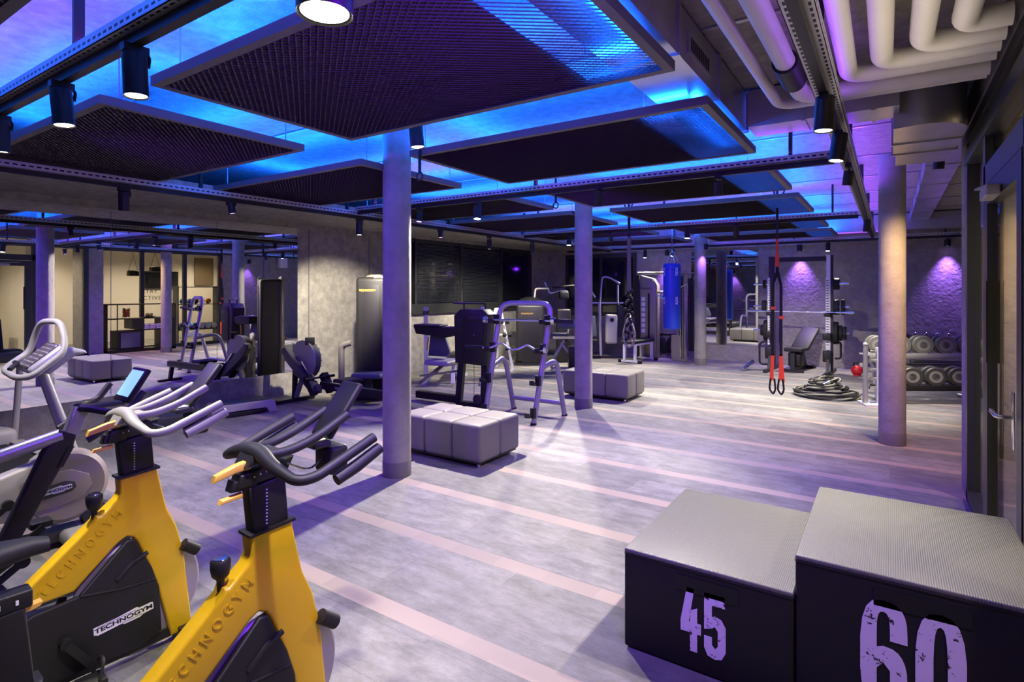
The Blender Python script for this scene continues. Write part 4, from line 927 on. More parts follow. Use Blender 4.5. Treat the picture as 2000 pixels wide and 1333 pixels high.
# ------------------------------------------------------------------ far left: dumbbell tree, ab tower, hose machine
t = thing('dumbbell_tree', 'white A-shaped dumbbell tree holding small dark dumbbells, seen through the barbell rack', 'dumbbell tree', (-6.55, 9.3, 0), math.radians(38))
for sx in (-1, 1): MB().bar((sx*.05, 0, 1.25), (sx*.30, -.05, .02), .05, .05, (0, 1, 0)).build('leg', WHITEP, t)
MB().box(-.06, .06, -.03, .03, 1.22, 1.27).box(-.16, .16, -.02, .02, .72, .75).bar((0, 0, 1.22), (0, .45, .03), .05, .05, (1, 0, 0)).box(-.3, .3, -.08, -.03, 0, .04).build('crossbar', WHITEP, t)
tree = t
def dumbbell(x, y, z, rz, r, L, lb, grp, m=RUB, hm=CHROME, hide=False, tilt=0):
    t = thing('dumbbell', lb, 'dumbbell', (x, y, z), rz, grp)
    t.rotation_euler = (tilt, 0, rz)
    MB().cyl((-L/2+.03, 0, 0), (L/2-.03, 0, 0), .014, 12).build('handle', hm, t)
    for s_ in (-1, 1):
        h = MB().disc((s_*(L/2-.035), 0, 0), (1, 0, 0), r, .07, 28, .012)
        h.build('head', m, t)
        MB().lathe([(r*.35, 0), (r*.35, .002), (r*.62, .002), (r*.62, 0)], 24, M=T(s_*L/2, 0, 0) @ RY(90*s_)).build('ring_mark', mat('grey_ring_print', (.17, .17, .165), .5), t)
    return t
k = 0
for s_ in (-1, 1):
    for j, z in enumerate((.45, .72, .98)):
        f = (1.25-z)/1.25; lx = s_*(.05+.25*f)
        p = Matrix.Rotation(math.radians(38), 4, 'Z') @ Vector((lx+s_*.02, -.11, z))
        dumbbell(-6.55+p.x, 9.3+p.y, z+.02, math.radians(38), .045, .18, 'small dark dumbbell on the %s peg of the white tree, %s side' % (('lowest', 'middle', 'top')[j], ('left', 'right')[(s_+1)//2]), 'dumbbells on the white tree')
        MB().box(lx-.01, lx+.01, -.14, -.02, z-.035, z-.022).build('peg', WHITEP, tree)
tb = tower(-6.6, 10.6, 33, 1.32, .62, .55, 'dark weight tower with a domed top behind the barbell rack', accent=False)
MB().lathe([(.30, 0), (.29, .05), (.20, .12), (.10, .155), (.001, .16)], 28, M=T(0, 0, 1.32)).build('domed_cap', HB, tb)
MB().tube(rc([(.10, 0, 1.45), (.12, 0, 1.66), (.42, .02, 1.66)], .05), .02, 10).build('top_arm', CREAM, tb)
t = thing('rope_trainer', 'machine with a black looping hose and chrome hook arm near the corner column of wall', 'weight machine', (-6.15, 11.3, 0), math.radians(33))
MB().rbox(-.16, .16, -.15, .15, 0, 1.2, .04).build('machine_body', HB, t)
MB().tube(rc([(-.25, 0, 1.68), (.28, 0, 1.74), (.42, 0, 1.58), (.30, 0, 1.25), (.34, 0, 1.0)], .12, 7), .022, 12).build('hose', RUB, t)
MB().tube(rc([(-.42, 0, 1.80), (-.30, 0, 1.55), (-.05, 0, 1.62), (.1, 0, 1.6)], .05), .016, 10).build('hook_arm', CHROME, t)
MB().rbox(-.10, .12, -.08, .08, 1.42, 1.60, .03).build('pulley_housing', BLACKP, t)
t = thing('leg_curl_bench', 'machine with a grey roller pad and chrome lever frame left of the second column', 'weight machine', (-5.55, 10.2, 0), math.radians(33))
MB().bar((-.05, 0, .55), (.35, 0, .03), .05, .05, (0, 1, 0)).tube(rc([(.02, 0, .60), (-.16, 0, .30), (-.25, 0, .03)], .1), .03, 12).build('lever_frame', SILV, t)
MB().cyl((-.12, -.2, .92), (.22, -.2, .92), .075, 20).build('roller_pad', PADBL, t)
MB().cyl((.22, -.2, .92), (.36, -.2, .92), .08, 20).build('roller_end', CREAM, t)
MB().bar((.1, -.2, .92), (.05, 0, .58), .04, .03).box(-.22, .36, -.10, .10, .64, .69).bar((.3, 0, .03), (-.25, 0, .03), .05, .05).build('pad_arm', CHROME, t)
MB().rbox(-.22, .10, -.14, .14, .70, .75, .02).build('seat', PADBL, t)
MB().rbox(.10, .40, -.12, .12, .0, .48, .02).build('weight_housing', HB, t)
MB().rbox(.36, .46, -.05, .05, .05, 1.62, .03).build('guide_column', CREAM, t)
# multi gym behind the second column
t = thing('multi_gym', 'multi gym with a bent pull bar and slate pads right of the second column', 'weight machine', (-5.75, 12.4, 0), math.radians(33))
VT = mat('violet_grey_tube', (.42, .40, .50), .35, .5)
MB().tube(rc([(-.42, 0, 1.45), (-.34, 0, 1.80), (-.12, 0, 1.45)], .1, 6), .022, 12).tube(rc([(-.02, 0, 1.18), (.05, 0, 1.95), (.22, -.02, 1.93), (.46, -.05, 1.78)], .12, 7), .024, 12).build('pull_bar', VT, t)
MB().bar((-.55, 0, 1.32), (.55, 0, 1.32), .03, .03).cyl((.02, 0, .06), (-.02, 0, 1.32), .035, 14).cyl((.42, 0, 1.3), (.42, 0, 1.75), .022, 12).build('frame', VT, t)
MB().rbox(-.13, .13, -.04, .04, .50, 1.02, .04, M=T(-.16, -.1, 0) @ RY(-6)).build('backrest', PADBL, t)
MB().rbox(.12, .40, -.12, .10, .35, 1.05, .05).build('stack_cover', CREAM, t)
MB().cyl((.26, -.135, .92), (.26, -.122, .92), .05, 20).build('dial', BLACKP, t)
MB().prism([(.42, .5), (.50, .5), (.60, 1.2), (.40, 1.3)], -.05, .05, 'xz', bev=.01).build('lever', DARK, t)
MB().rbox(-.58, -.10, -.30, .06, .42, .47, .02).build('seat', PADB, t)
MB().box(-.50, -.44, -.15, -.09, 0, .42).box(-.5, .5, -.05, .05, 0, .05).build('seat_leg', DARK, t)
# ------------------------------------------------------------------ cable crossover with two towers
t = thing('cable_machine', 'cable crossover with a champagne weight cabinet and slim tower behind the punching bag', 'cable machine', (0, 0, 0))
MB().prism([(-4.98, 0), (-4.56, 0), (-4.56, 1.74), (-4.66, 1.90), (-4.98, 1.98)], 12.90, 13.20, 'xz', bev=.02).build('weight_cabinet', mat('satin_champagne'), t)
MB().box(-5.06, -4.95, 12.85, 13.25, 0, 1.98).build('cabinet_side', DARK, t)
MB().rbox(-4.755, -4.71, 12.888, 12.901, .35, 1.55, .005).build('stack_slot', BLACKP, t)
m = MB()
for i in range(7): m.box(-4.91, -4.82, 12.890, 12.899, .62+i*.125, .71+i*.125)
m.build('exercise_chart', LABELW, t)
lettering('logo_lettering', 'RADIANT', .07, BLACKP, T(-4.78, 12.886, 1.66) @ RX(90), t, .001)
MB().cyl((-5.02, 12.95, 2.03), (-3.84, 13.05, 2.03), .03, 14).cyl((-4.55, 13.0, 1.58), (-4.05, 13.05, 1.58), .03, 12).build('crossbeam', mat('satin_champagne'), t)
MB().box(-4.22, -4.02, 12.98, 13.16, 0, .58).box(-4.10, -4.06, 13.0, 13.1, 0, 2.0).box(-4.0, -3.96, 13.0, 13.1, 0, 2.0).box(-4.2, -3.85, 12.95, 13.25, 0, .05).build('tower_frame', mat('satin_champagne'), t)
MB().box(-4.03, -3.98, 13.0, 13.06, .05, 1.95).build('guide_rod', CHROME, t)
MB().rbox(-4.12, -3.96, 12.92, 13.02, 1.72, 1.95, .03).rbox(-4.08, -3.98, 12.92, 13.02, 1.08, 1.16, .02).build('pulley_block', BLACKP, t)
MB().tube(rc([(-3.98, 12.94, 1.70), (-3.84, 12.94, 1.78), (-3.84, 12.94, 1.55)], .05), .014, 8).cyl((-4.52, 12.95, 1.50), (-4.40, 12.95, 1.42), .016, 8).build('cable_handle', CHROME, t)
MB().box(-3.93, -3.86, 13.28, 13.34, .35, 1.9).box(-3.92, -3.80, 13.3, 13.36, .2, 1.85).build('dark_upright', DARK, t)
# white flat bench
t = thing('flat_bench', 'white legged flat bench with a black pad under the hanging rope', 'weight bench', (-4.78, 12.35, 0), math.radians(-6))
MB().rbox(-.16, .16, -.52, .52, .43, .50, .02, 3).build('bench_pad', PADB, t)
for y in (-.40, .40):
    for x in (-.13, .13): MB().box(x-.025, x+.025, y-.03, y+.03, .03, .43).build('leg', WHITEP, t)
    MB().box(-.24, .24, y-.03, y+.03, .02, .06).build('foot_bar', WHITEP, t)
    for x in (-.24, .24): MB().rbox(x-.04, x+.04, y-.04, y+.04, 0, .07, .01).build('rubber_foot', RUB, t)
MB().box(-.15, .15, -.42, .42, .39, .43).build('pad_frame', WHITEP, t)
# backpacks on the hook rail
solo('hook_rail', MB().box(-4.85, -4.15, YF-.03, YF-.002, .52, .56), DARK, 'dark hook rail low on the wall behind the punching bag', 'hook rail')
for k, (x, lb) in enumerate(((-4.66, 'black gym bag hanging left on the low hook rail'), (-4.38, 'black gym bag hanging right on the low hook rail'))):
    t = thing('gym_bag', lb, 'bag', (x, YF-.10, .12), 0, 'black bags on hooks')
    MB().prism([(-.15, 0), (.13, -.02), (.17, .12), (.10, .34), (0, .40), (-.08, .34), (-.17, .14)], -.06, .06, 'xz', bev=.03).build('bag_body', RUB, t)
    MB().tube(rc([(-.06, 0, .33), (-.02, .02, .43), (.02, .02, .43), (.05, 0, .33)], .03), .006, 6).build('strap', RUB, t)
    MB().tube([(.0, -.062, .08), (.01, -.062, .30)], .003, 6).build('zip', CHROME, t)
# ------------------------------------------------------------------ punching bag
t = thing('punching_bag', 'blue vinyl punching bag hanging on chains in front of the far wall', 'punching bag', (-3.66, 11.3, 0))
MB().lathe([(.001, .84), (.12, .825), (.165, .86), (.172, .92), (.172, 2.10), (.165, 2.15), (.15, 2.165), (.001, 2.16)], 40).build('bag_body', BLUEV, t)
MB().lathe([(.1735, 2.02), (.1745, 2.025), (.1745, 2.06), (.1735, 2.065)], 40).lathe([(.1735, 1.50), (.1740, 1.503), (.1740, 1.506), (.1735, 1.51)], 40).build('seam_band', mat('dark_blue_band', (.01, .03, .35), .5), t)
for a in (-2.0, -.9, .4, 2.4): MB().tube([(.15*math.cos(a), .15*math.sin(a), 2.16), (0, 0, 2.45)], .006, 6).build('chain', CHROME, t)
MB().tube([(0, 0, 2.45), (0, 0, 2.72)], .009, 8).tube([(0, 0, 2.72), (0, 0, ZC-.04)], .02, 8).box(-.05, .05, -.05, .05, ZC-.06, ZC-.012).build('suspension', CHROME, t)
for ang in (-2.25, -.70):
    for (z, tx, sz) in ((2.0, 'RDX', .08), (1.42, 'RDX', .075)):
        lettering('side_print', tx, sz, LABELW, RZ(math.degrees(ang)+90) @ T(0, -.1745, z) @ RX(90) @ RZ(90), t, .0006, bold=.001)
# ------------------------------------------------------------------ suspension trainers
def ring(m, c, r, rt=.006):
    m.tube([(c[0]+r*math.cos(a), c[1], c[2]+r*math.sin(a)) for a in [2*PI*i/14 for i in range(14)]], rt, 6, True)
t = thing('suspension_trainer', 'orange and black suspension straps hanging before the squat rack', 'suspension trainer', (-1.22, 8.05, 0))
MB().box(-.012, .012, -.02, .02, 2.30, ZC-.014).build('mount_post', DARK, t)
MB().bar((0, -.02, 2.72), (.10, -.02, 2.95), .01, .02).bar((0, -.02, 2.72), (-.04, -.02, 2.95), .01, .02).build('ceiling_bracket', DARK, t)
MB().box(-.016, .016, -.004, .004, 1.98, 2.36).box(-.022, .022, -.012, .012, 1.94, 2.10).build('orange_anchor_strap', ORNG, t)
st = MB().box(-.018, .018, -.01, .01, 1.80, 1.96)
ring(st, (0, 0, 1.84), .03)
for x0, x1 in ((-.02, -.055), (.02, .045)):
    st.bar((x0*.5, 0, 1.84), (x1, 0, 1.70), .006, .035, (1, 0, 0)).bar((x1, 0, 1.70), (x1, 0, .78), .006, .036, (1, 0, 0))
    st.bar((x1, .01, 1.66), (x1-.012, .01, .95), .006, .030, (1, 0, 0))
st.build('black_webbing', RUB, t)
for x, z in ((-.05, 1.40), (.048, 1.28)): MB().rbox(x-.028, x+.028, -.018, .018, z-.02, z+.02, .006).build('buckle', ORNG, t)
for x, s_ in ((-.055, -1), (.045, 1)):
    MB().bar((x, 0, .80), (x-.01, 0, .46), .006, .04, (1, 0, 0)).bar((x, .012, .80), (x+.028*s_, .012, .44), .006, .030, (1, 0, 0)).build('orange_webbing', ORNG, t)
    MB().tube(rc([(x-.025, 0, .48), (x-.04, 0, .34), (x+.005, 0, .27), (x+.035, 0, .34), (x+.02, 0, .48)], .03), .012, 8).build('handle_loop', RUB, t)
t = thing('suspension_trainer', 'grey and black suspension straps bundled above the white flat bench', 'suspension trainer', (-3.22, 7.95, 0))
MB().box(-.014, .014, -.02, .02, 2.42, ZC-.014).bar((0, -.02, 2.75), (-.08, -.02, 2.95), .01, .02).bar((0, -.02, 2.75), (.08, -.02, 2.95), .01, .02).build('mount_post', DARK, t)
GR = mat('grey_webbing', (.16, .14, .14), .8)
MB().box(-.025, .025, -.015, .015, 1.60, 2.42).build('main_webbing', GR, t)
st = MB()
for i in range(26):
    a = i*1.7; z = 1.65-i*.030; st.ball((math.sin(a)*.045, math.cos(a*1.3)*.03, z), .028, 8, (1, .8, 1.2))
st.tube(rc([(.0, 0, 1.6), (.06, 0, 1.5), (.02, 0, 1.3)], .04), .010, 6)
st.build('bundled_strap', RUB, t)
tb_ = MB()
tb_.tube(rc([(0, 0, 1.25), (-.09, 0, 1.0), (-.07, 0, .84), (0, 0, .78), (.07, 0, .84), (.09, 0, 1.0)], .06, 5, True), .017, 10, True)
tb_.tube(rc([(0, .03, 1.3), (-.05, .03, .98), (.0, .03, .86), (.05, .03, .98)], .04, 5, True), .014, 8, True)
tb_.build('looped_handle', mat('camouflage_webbing', (.28, .25, .22), .7, vary=.8, vscale=30), t)
# carabiner hooks hanging from the panels
for x, y, lb in ((-2.06, 9.6, 'black carabiner hanging from the panel edge above the punching bag'), (-3.05, 3.30-.03, 'black carabiner under the drop bracket of the second panel row'), (-2.92, 5.2, 'black carabiner hanging below the glaring spotlight')):
    m = MB().cyl((x, y, 2.56), (x, y, ZP+.3), .012, 8); ring(m, (x, y, 2.53), .03, .007)
    solo('carabiner_hook', m, DARK, lb, 'hook')
# ------------------------------------------------------------------ squat rack
t = thing('squat_rack', 'black squat rack with white perforated uprights before the block wall', 'squat rack', (0, 0, 0))
xl, xr, yr = -2.02, -.99, 12.55
for x in (xl, xr):
    u = MB().box(x-.035, x+.035, yr-.04, yr+.04, .04, 2.31).build('upright', WHITEP if x == xr else DARK, t)
    f = MB().box(x-.055 if x == xl else x-.045, x-.015 if x == xl else x+.02, yr-.052, yr-.041, .52, 1.88).build('hole_strip', LABELW, u)
    m = MB()
    for i in range(26): m.box(x-.036, x-.012+.02, yr-.056, yr-.0525, .56+i*.05, .575+i*.05)
    m.build('hole', DARK, u)
    MB().box(x+.03, x+.075, yr-.02, yr+.10, .04, 2.31).build('rear_upright', DARK, t)
    MB().bar((x-.02, yr-.55, .03), (x+.06, yr+.55, .03), .08, .05).bar((x, yr-.25, .03), (x, yr-.02, .45), .10, .05, (1, 0, 0)).build('base_foot', DARK, t)
    s_ = -1 if x == xl else 1
    for z in (.80, 1.30, 1.75): MB().cyl((x, yr+.05, z), (x+s_*.34, yr+.05, z), .020, 12).build('storage_peg', CHROME, t)
    for a_ in ((.075, .05, .13, 1.12, 1.18), (.09, .06, .15, .66, .80), (.09, .06, .16, .24, .46)): MB().rbox(x-a_[0], x+a_[1], yr-a_[2], yr-.05, a_[3], a_[4], .02).build('hook_bracket', BLACKP, t)
MB().box(xl, xr+.06, yr, yr+.05, 2.20, 2.29).build('top_crossbar', DARK, t)
MB().tube(rc([(xl-.05, yr-.1, .12), (xl-.20, yr-.1, .12), (xl-.20, yr-.1, .55), (xl-.05, yr-.1, .60)], .08), .02, 10).build('band_loop', DARK, t)
MB().tube(rc([(xr+.1, yr+.1, .3), (xr+.20, yr+.1, .3), (xr+.20, yr+.1, .62), (xr+.05, yr+.1, .62)], .05), .02, 10).build('band_loop', DARK, t)
t = thing('barbell', 'long chrome barbell resting across the squat rack', 'barbell', (0, 0, 0))
MB().cyl((-2.35, yr-.09, 1.20), (-.62, yr-.09, 1.20), .013, 12).build('steel_bar', CHROME, t)
for a, b in ((-2.45, -2.12), (-.86, -.56)): MB().cyl((a, yr-.09, 1.20), (b, yr-.09, 1.20), .024, 14).build('sleeve', CHROME, t)
PG = 'weight plates on the squat rack pegs'
for (x, z, r, w_, lb) in ((xr+.13, 1.75, .11, .10, 'small black weight plates high on the right rack peg'), (xr+.13, 1.30, .15, .09, 'black weight plate on the middle right rack peg, inner one'), (xr+.24, 1.30, .15, .06, 'black weight plate on the middle right rack peg, outer one'),
                       (xr+.12, .80, .22, .08, 'largest black weight plate on the lower right rack peg'), (xr+.20, .80, .15, .06, 'medium black weight plate on the lower right rack peg'), (xr+.27, .80, .13, .05, 'outermost black weight plate on the lower right rack peg'),
                       (xl-.13, 1.75, .09, .05, 'small black weight plate high on the left rack peg'), (xl-.13, 1.30, .12, .08, 'black weight plate on the middle left rack peg'), (xl-.10, .80, .22, .06, 'big black weight plate on the lower left rack peg'), (xl-.17, .80, .11, .06, 'small black weight plate outside the big one at the lower left')):
    t = thing('weight_plate', lb, 'weight plate', (x, yr+.05, z), 0, PG)
    MB().lathe([(.026, -w_/2), (r*.55, -w_/2+.008), (r*.75, -w_/2+.008), (r*.8, -w_/2), (r-.006, -w_/2), (r, -w_/2+.006), (r, w_/2-.006), (r-.006, w_/2), (r*.8, w_/2), (r*.75, w_/2-.008), (r*.55, w_/2-.008), (.026, w_/2)], 32, M=RY(90)).build('disc', RUB, t)
    MB().lathe([(.022, -w_/2-.004), (.034, -w_/2-.004), (.034, w_/2+.004), (.022, w_/2+.004)], 20, M=RY(90)).build('hub_ring', CHROME, t)
t = thing('incline_bench', 'black incline bench standing inside the squat rack', 'weight bench', (-1.56, 12.72, 0), math.radians(-8))
MB().rbox(-.17, .17, -.32, .06, .40, .48, .025, 3).build('seat', PADB, t)
MB().rbox(-.17, .17, -.035, .035, 0, .66, .03, 3, M=T(.02, .10, .44) @ RX(-52) @ RY(8)).build('backrest', PADB, t)
MB().bar((0, -.28, .38), (0, -.30, .03), .08, .08, (0, 1, 0)).bar((0, -.3, .05), (0, .6, .05), .08, .08).bar((0, .55, .05), (0, .3, .5), .06, .06).bar((-.2, -.3, .03), (.2, -.3, .03), .07, .05).bar((-.2, .6, .03), (.2, .6, .03), .07, .05).rbox(-.12, .12, -.2, .1, .10, .38, .03).build('bench_frame', DARK, t)
MB().tube(rc([(-.17, -.33, .36), (-.22, -.35, .36), (-.22, -.35, .26), (-.17, -.35, .26)], .01), .006, 6).build('adjust_handle', CHROME, t)
solo('foot_roller', MB().cyl((-2.45, 12.05, .04), (-2.30, 12.25, .19), .038, 16), CHROME, 'short chrome tipped roller leaning on the floor left of the squat rack', 'roller')
# ------------------------------------------------------------------ battle rope
t = thing('battle_rope', 'thick black and white flecked battle rope coiled on the floor', 'rope', (-.82, 9.95, 0))
def ropepts():
    P = []
    for i in range(430):
        a = i*.16; f = i/430
        if f < .34: r = .43+.02*math.sin(a*.7); z = .026+.045*(f > .20)
        else: g = (f-.34)/.66; r = .33-.20*g+.03*math.sin(a*2.3); z = .06+.22*g+.02*math.sin(a*1.1)
        P.append(Vector((r*math.cos(a)*1.0+.03*math.sin(i*.05), r*math.sin(a)*.95, z)))
    return P
rp = ropepts()
for q in range(3):
    vs = []
    for i, p in enumerate(rp):
        tn = (rp[min(i+1, len(rp)-1)]-rp[max(i-1, 0)]).normalized(); sd = tn.cross(Vector((0, 0, 1))).normalized(); up = sd.cross(tn)
        a = i*.55+q*2*PI/3; vs.append(p+(sd*math.cos(a)+up*math.sin(a))*.0115)
    MB().tube(vs, .0135, 6).build('rope_strand', mat('rope_black', (.008, .008, .008), .8) if q < 2 else mat('rope_fleck', (.20, .195, .17), .8), t)
MB().tube([(-.02, -.20, .20), (.06, -.15, .245)], .03, 10).build('rope_sleeve', CHROME, t)
# ------------------------------------------------------------------ dumbbell rack
t = thing('dumbbell_rack', 'two tier silver dumbbell rack behind the brown column', 'dumbbell rack', (.44, 10.36, 0), math.radians(33))
RK = t
for x in (-.70, .70):
    MB().tube(rc([(x, -.30, .03), (x, .28, .03)], .02), .032, 12).tube(rc([(x, .0, .03), (x, .10, .45), (x, .26, .80)], .1), .030, 12).build('side_frame', SILV, t)
MB().rbox(-.84, .84, -.02, .24, .655, .68, .008, 2).rbox(-.84, .84, -.04, -.02, .62, .70, .006, 2).build('upper_shelf', SILV, t)
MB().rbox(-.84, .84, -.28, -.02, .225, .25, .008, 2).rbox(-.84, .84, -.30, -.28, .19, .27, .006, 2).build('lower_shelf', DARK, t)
MB().bar((-.84, .20, .50), (.84, .20, .50), .05, .05).build('rear_beam', SILV, t)
DG = 'round headed dumbbells on the silver rack'
Mr = T(.44, 10.36, 0) @ RZ(33)
pos = ('leftmost', 'second from the left, behind the column', 'middle one', 'fourth from the left', 'rightmost by the door frame')
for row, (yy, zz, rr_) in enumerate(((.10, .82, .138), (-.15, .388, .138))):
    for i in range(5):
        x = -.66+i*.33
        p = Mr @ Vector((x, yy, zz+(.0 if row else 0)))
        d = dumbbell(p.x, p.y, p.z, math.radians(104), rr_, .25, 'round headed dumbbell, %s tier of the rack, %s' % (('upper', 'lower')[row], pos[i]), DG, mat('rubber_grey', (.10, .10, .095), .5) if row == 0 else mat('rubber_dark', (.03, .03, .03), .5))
t = thing('rack_end_post', 'silver end post of a weight stand left of the brown column', 'stand', (-.29, 9.48, 0), math.radians(20))
MB().cyl((0, 0, .0), (0, 0, .62), .035, 16, .03).ball((0, 0, .86), .035).cyl((0, 0, .6), (0, 0, .84), .028, 14, .032).build('post', SILV, t)
for i in range(5): MB().cyl((.05, 0, .25+i*.13), (.17, .03, .25+i*.13), .022, 12).build('peg', CHROME, t)
MB().box(.15, .20, -.02, .06, 0, .82).box(-.04, .22, -.15, .2, 0, .03).build('rear_plate', WHITEP, t)
t = thing('kettlebell', 'red round kettlebell on the floor by the silver end post', 'kettlebell', (-.52, 12.6, 0))
MB().ball((0, 0, .10), .10, 20).cyl((0, 0, 0), (0, 0, .02), .06, 16).build('bell', REDP, t)
MB().tube(rc([(-.05, 0, .17), (-.06, 0, .25), (.06, 0, .25), (.05, 0, .17)], .03), .014, 8).build('handle', RUB, t)
# light dumbbells on wall shelf and towel
sh = thing('wall_shelf', 'black wall shelf holding tiny chrome dumbbells behind the rack', 'shelf', (.45, YF-.12, 0))
MB().box(-.75, .75, -.06, .12, .70, .735).build('board', DARK, sh)
for i in range(7):
    dumbbell(-.10+i*.17, YF-.12, .785, PI/2, .030, .13, 'tiny chrome dumbbell on the black wall shelf, number %s from the left' % ('one', 'two', 'three', 'four', 'five', 'six', 'seven')[i], 'tiny chrome dumbbells', CHROME, CHROME)
t = thing('exercise_pad_bench', 'low slanted bench with a dark pad behind the dumbbell rack', 'weight bench', (.75, 12.3, 0), math.radians(10))
MB().rbox(-.45, .45, -.14, .14, .30, .40, .03, 3).build('pad', PADB, t)
MB().bar((-.4, 0, .3), (-.5, 0, .02), .05, .05, (0, 1, 0)).bar((.4, 0, .3), (.5, 0, .02), .05, .05, (0, 1, 0)).bar((-.5, -.2, .02), (-.5, .2, .02), .05, .04).bar((.5, -.2, .02), (.5, .2, .02), .05, .04).build('bench_frame', SILV, t)
t = thing('towel', 'light blue towel hanging over the right end of the dumbbell rack', 'towel', (1.02, 10.98, 0))
MB().prism([(-.09, .93), (.10, .95), (.12, .60), (.02, .42), (-.05, .58)], -.02, .02, 'xz', bev=.01).build('cloth', mat('light_blue_cloth', (.25, .62, .85), .9, bump=(90, .3)), t)

# ------------------------------------------------------------------ cabinet by the right wall, seen in the mirrors
t = thing('open_cabinet', 'dark open shelf cabinet with a built-in glass door fridge, seen in the mirror', 'cabinet', (1.08, 7.06, 0))
cx0, cx1 = -.24, .24
m = MB().box(cx0, cx1, -.84, -.81, 0, 1.26).box(cx0, cx1, .81, .84, 0, 1.26).box(cx0, cx1, -.84, .84, .02, .07).box(cx0, cx1, -.84, .84, 1.235, 1.26).box(cx0, cx1, -.84, .84, .86, .88).box(cx0, cx1, .02, .84, .55, .57).box(cx0, cx1, .0, .03, .02, .86).box(cx0, cx1, .50, .81, .02, .86).box(cx0, cx1, -.25, .0, .60, .86).box(cx0, cx0+.02, -.60, -.58, .55, 1.25)
m.build('carcass', DARK, t)
fd = MB().box(cx0-.0, cx1, -.58, .0, .07, .56).build('fridge_body', BLACKP, t)
MB().box(cx0-.012, cx0-.002, -.52, -.06, .12, .51).build('glass_door', mat('bluish_door_glass', (.08, .08, .16), .1), fd)
MB().box(cx0-.016, cx0-.0125, -.36, -.08, .20, .27).build('pale_reflection_bowl', LABELW, fd) if False else None
t = thing('fruit_jar', 'glass jar heaped with red and orange fruit on the cabinet', 'jar', (1.04, 6.75, .882))
m = MB(); 
for i in range(16): m.ball((.05*math.cos(i*2.4), .05*math.sin(i*2.4), .05+.012*i), .035, 10)
m.build('fruit', mat('orange_fruit', (.95, .22, .03), .5, vary=.4, vscale=20), t)
MB().lathe([(.088, 0), (.09, .27)], 28).build('jar_glass', GLASS, t)
t = thing('fruit_plate', 'dark plate with yellow green fruit on the cabinet', 'plate', (1.04, 7.30, .882))
MB().lathe([(.001, 0), (.08, .002), (.17, .025), (.172, .03), (.08, .01), (.001, .008)], 28).build('dish', DARK, t)
m = MB()
for i in range(8): m.ball((.06*math.cos(i*2.4), .06*math.sin(i*2.4), .045+.006*i), .036, 10)
m.build('fruit', mat('yellow_fruit', (.80, .72, .12), .5), t)
for i in range(3):
    for j in range(3):
        o = solo('folded_towel', MB().rbox(-.13, .13, -.073, .073, 0, .045, .02, 3), mat('lilac_towel', (.55, .48, .75), .95, bump=(120, .3)), 'folded pale towel, %s of the %s stack in the dark cabinet' % (('bottom', 'middle', 'top')[j], ('left', 'middle', 'right')[i]), 'towel', 'folded towels in the cabinet', loc=(.99, 7.17+i*.158, .572+j*.047))
# ------------------------------------------------------------------ lit side room furniture, seen in the mirrors
def pendant(x, y, z, lb):
    t = thing('pendant_lamp', lb, 'lamp', (x, y, z), 0, 'black pendant lamps')
    MB().lathe([(.15, 0), (.155, .02), (.15, .13), (.12, .155), (.001, .16)], 30).build('shade', DARK, t)
    MB().lathe([(.001, .012), (.14, .012), (.14, .018), (.001, .018)], 26).build('diffuser', WARMB, t)
    MB().tube([(0, -.12, .15), (0, -.02, .5), (0, -.01, 2.96-z)], .005, 6).tube([(0, .12, .15), (0, .02, .5), (0, .01, 2.96-z)], .005, 6).build('cord', DARK, t)
    spot_light((x, y, z-.01), (x, y, 0), WARM, 60, 130, .7, .1)
pendant(2.1, 7.35, 2.02, 'black pendant lamp, lower left of the two in the lit side room')
pendant(2.4, 8.06, 2.16, 'black pendant lamp, upper right of the two in the lit side room')
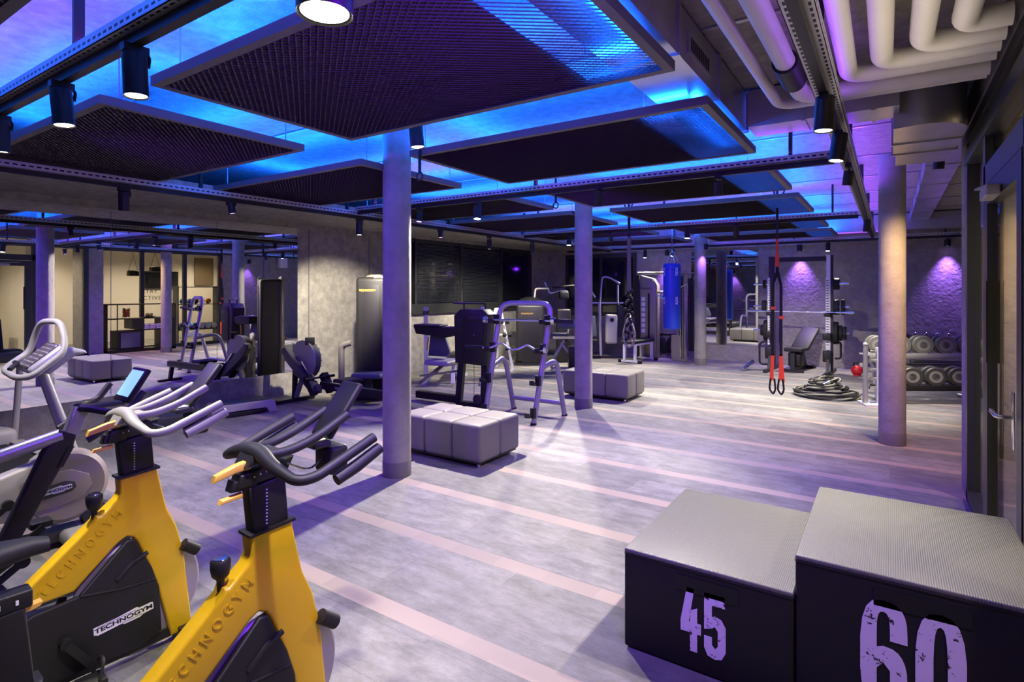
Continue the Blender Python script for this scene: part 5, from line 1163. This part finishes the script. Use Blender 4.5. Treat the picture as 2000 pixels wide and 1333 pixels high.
solo('wall_screen', MB().rbox(4.54, 4.59, 8.7, 9.75, 1.66, 2.24, .01), NIGHT, 'dark flat screen on the pale wall of the side room', 'screen')
solo('counter', MB().rbox(3.2, 3.7, 1.6, 4.6, 0, 1.05, .02), WHW, 'pale counter inside the lit side room', 'counter')
solo('framed_panel', MB().rbox(4.53, 4.59, 10.3, 10.95, 1.78, 2.75, .01), mat('bronze_panel', (.20, .15, .09), .5), 'brown framed panel on the pale wall of the side room', 'picture')
t = thing('accessory_shelf', 'thin dark shelf rack with rollers and balls inside the side room', 'shelf', (1.9, 9.0, 0))
for z in (.42, 1.18, 1.70): MB().box(-.18, .18, -.62, .62, z, z+.02).build('shelf_board', DARKG, t)
for y in (-.6, .6): MB().box(-.16, .16, y-.012, y+.012, 0, 1.74).build('side_post', DARKG, t)
BR = 'foam rollers on the lower shelf board'
for i in range(6):
    y = -.48+i*.19; c_ = mat('blue_foam', (.12, .45, .75), .7) if i < 3 else mat('black_foam', (.03, .03, .03), .7)
    o = thing('foam_roller', '%s foam roller on the lower board of the accessory shelf, %s along it' % (('light blue' if i < 3 else 'black ringed'), ('first', 'second', 'third', 'fourth', 'fifth', 'last')[i]), 'foam roller', (1.9, 9.0+y, .535), 0, BR)
    MB().lathe([(.05, -.15), (.09, -.15), (.09, .15), (.05, .15)], 24, M=RY(90)).build('tube', c_, o)
    MB().lathe([(.055, -.155), (.088, -.155), (.088, -.150), (.055, -.150)], 24, M=RY(90)).build('end_ring', c_ if i < 3 else LABELW, o)
for i, (c_, nm) in enumerate((((.12, .45, .8), 'blue'), ((.6, .62, .65), 'silver'), ((.03, .03, .03), 'black'), ((.9, .5, .2), 'peach'), ((.95, .40, .02), 'orange'))):
    solo('exercise_ball', MB().ball((0, 0, 0), .085, 20), mat('ball_'+nm, c_, .5), '%s small exercise ball on the middle board of the accessory shelf' % nm, 'ball', 'small balls on the shelf', loc=(1.9, 8.6+i*.19, 1.287))
solo('gym_ball', MB().ball((0, 0, .30), .30, 28), WHITEP, 'big white gym ball on the floor of the side room', 'ball', loc=(2.15, 10.0, 0))
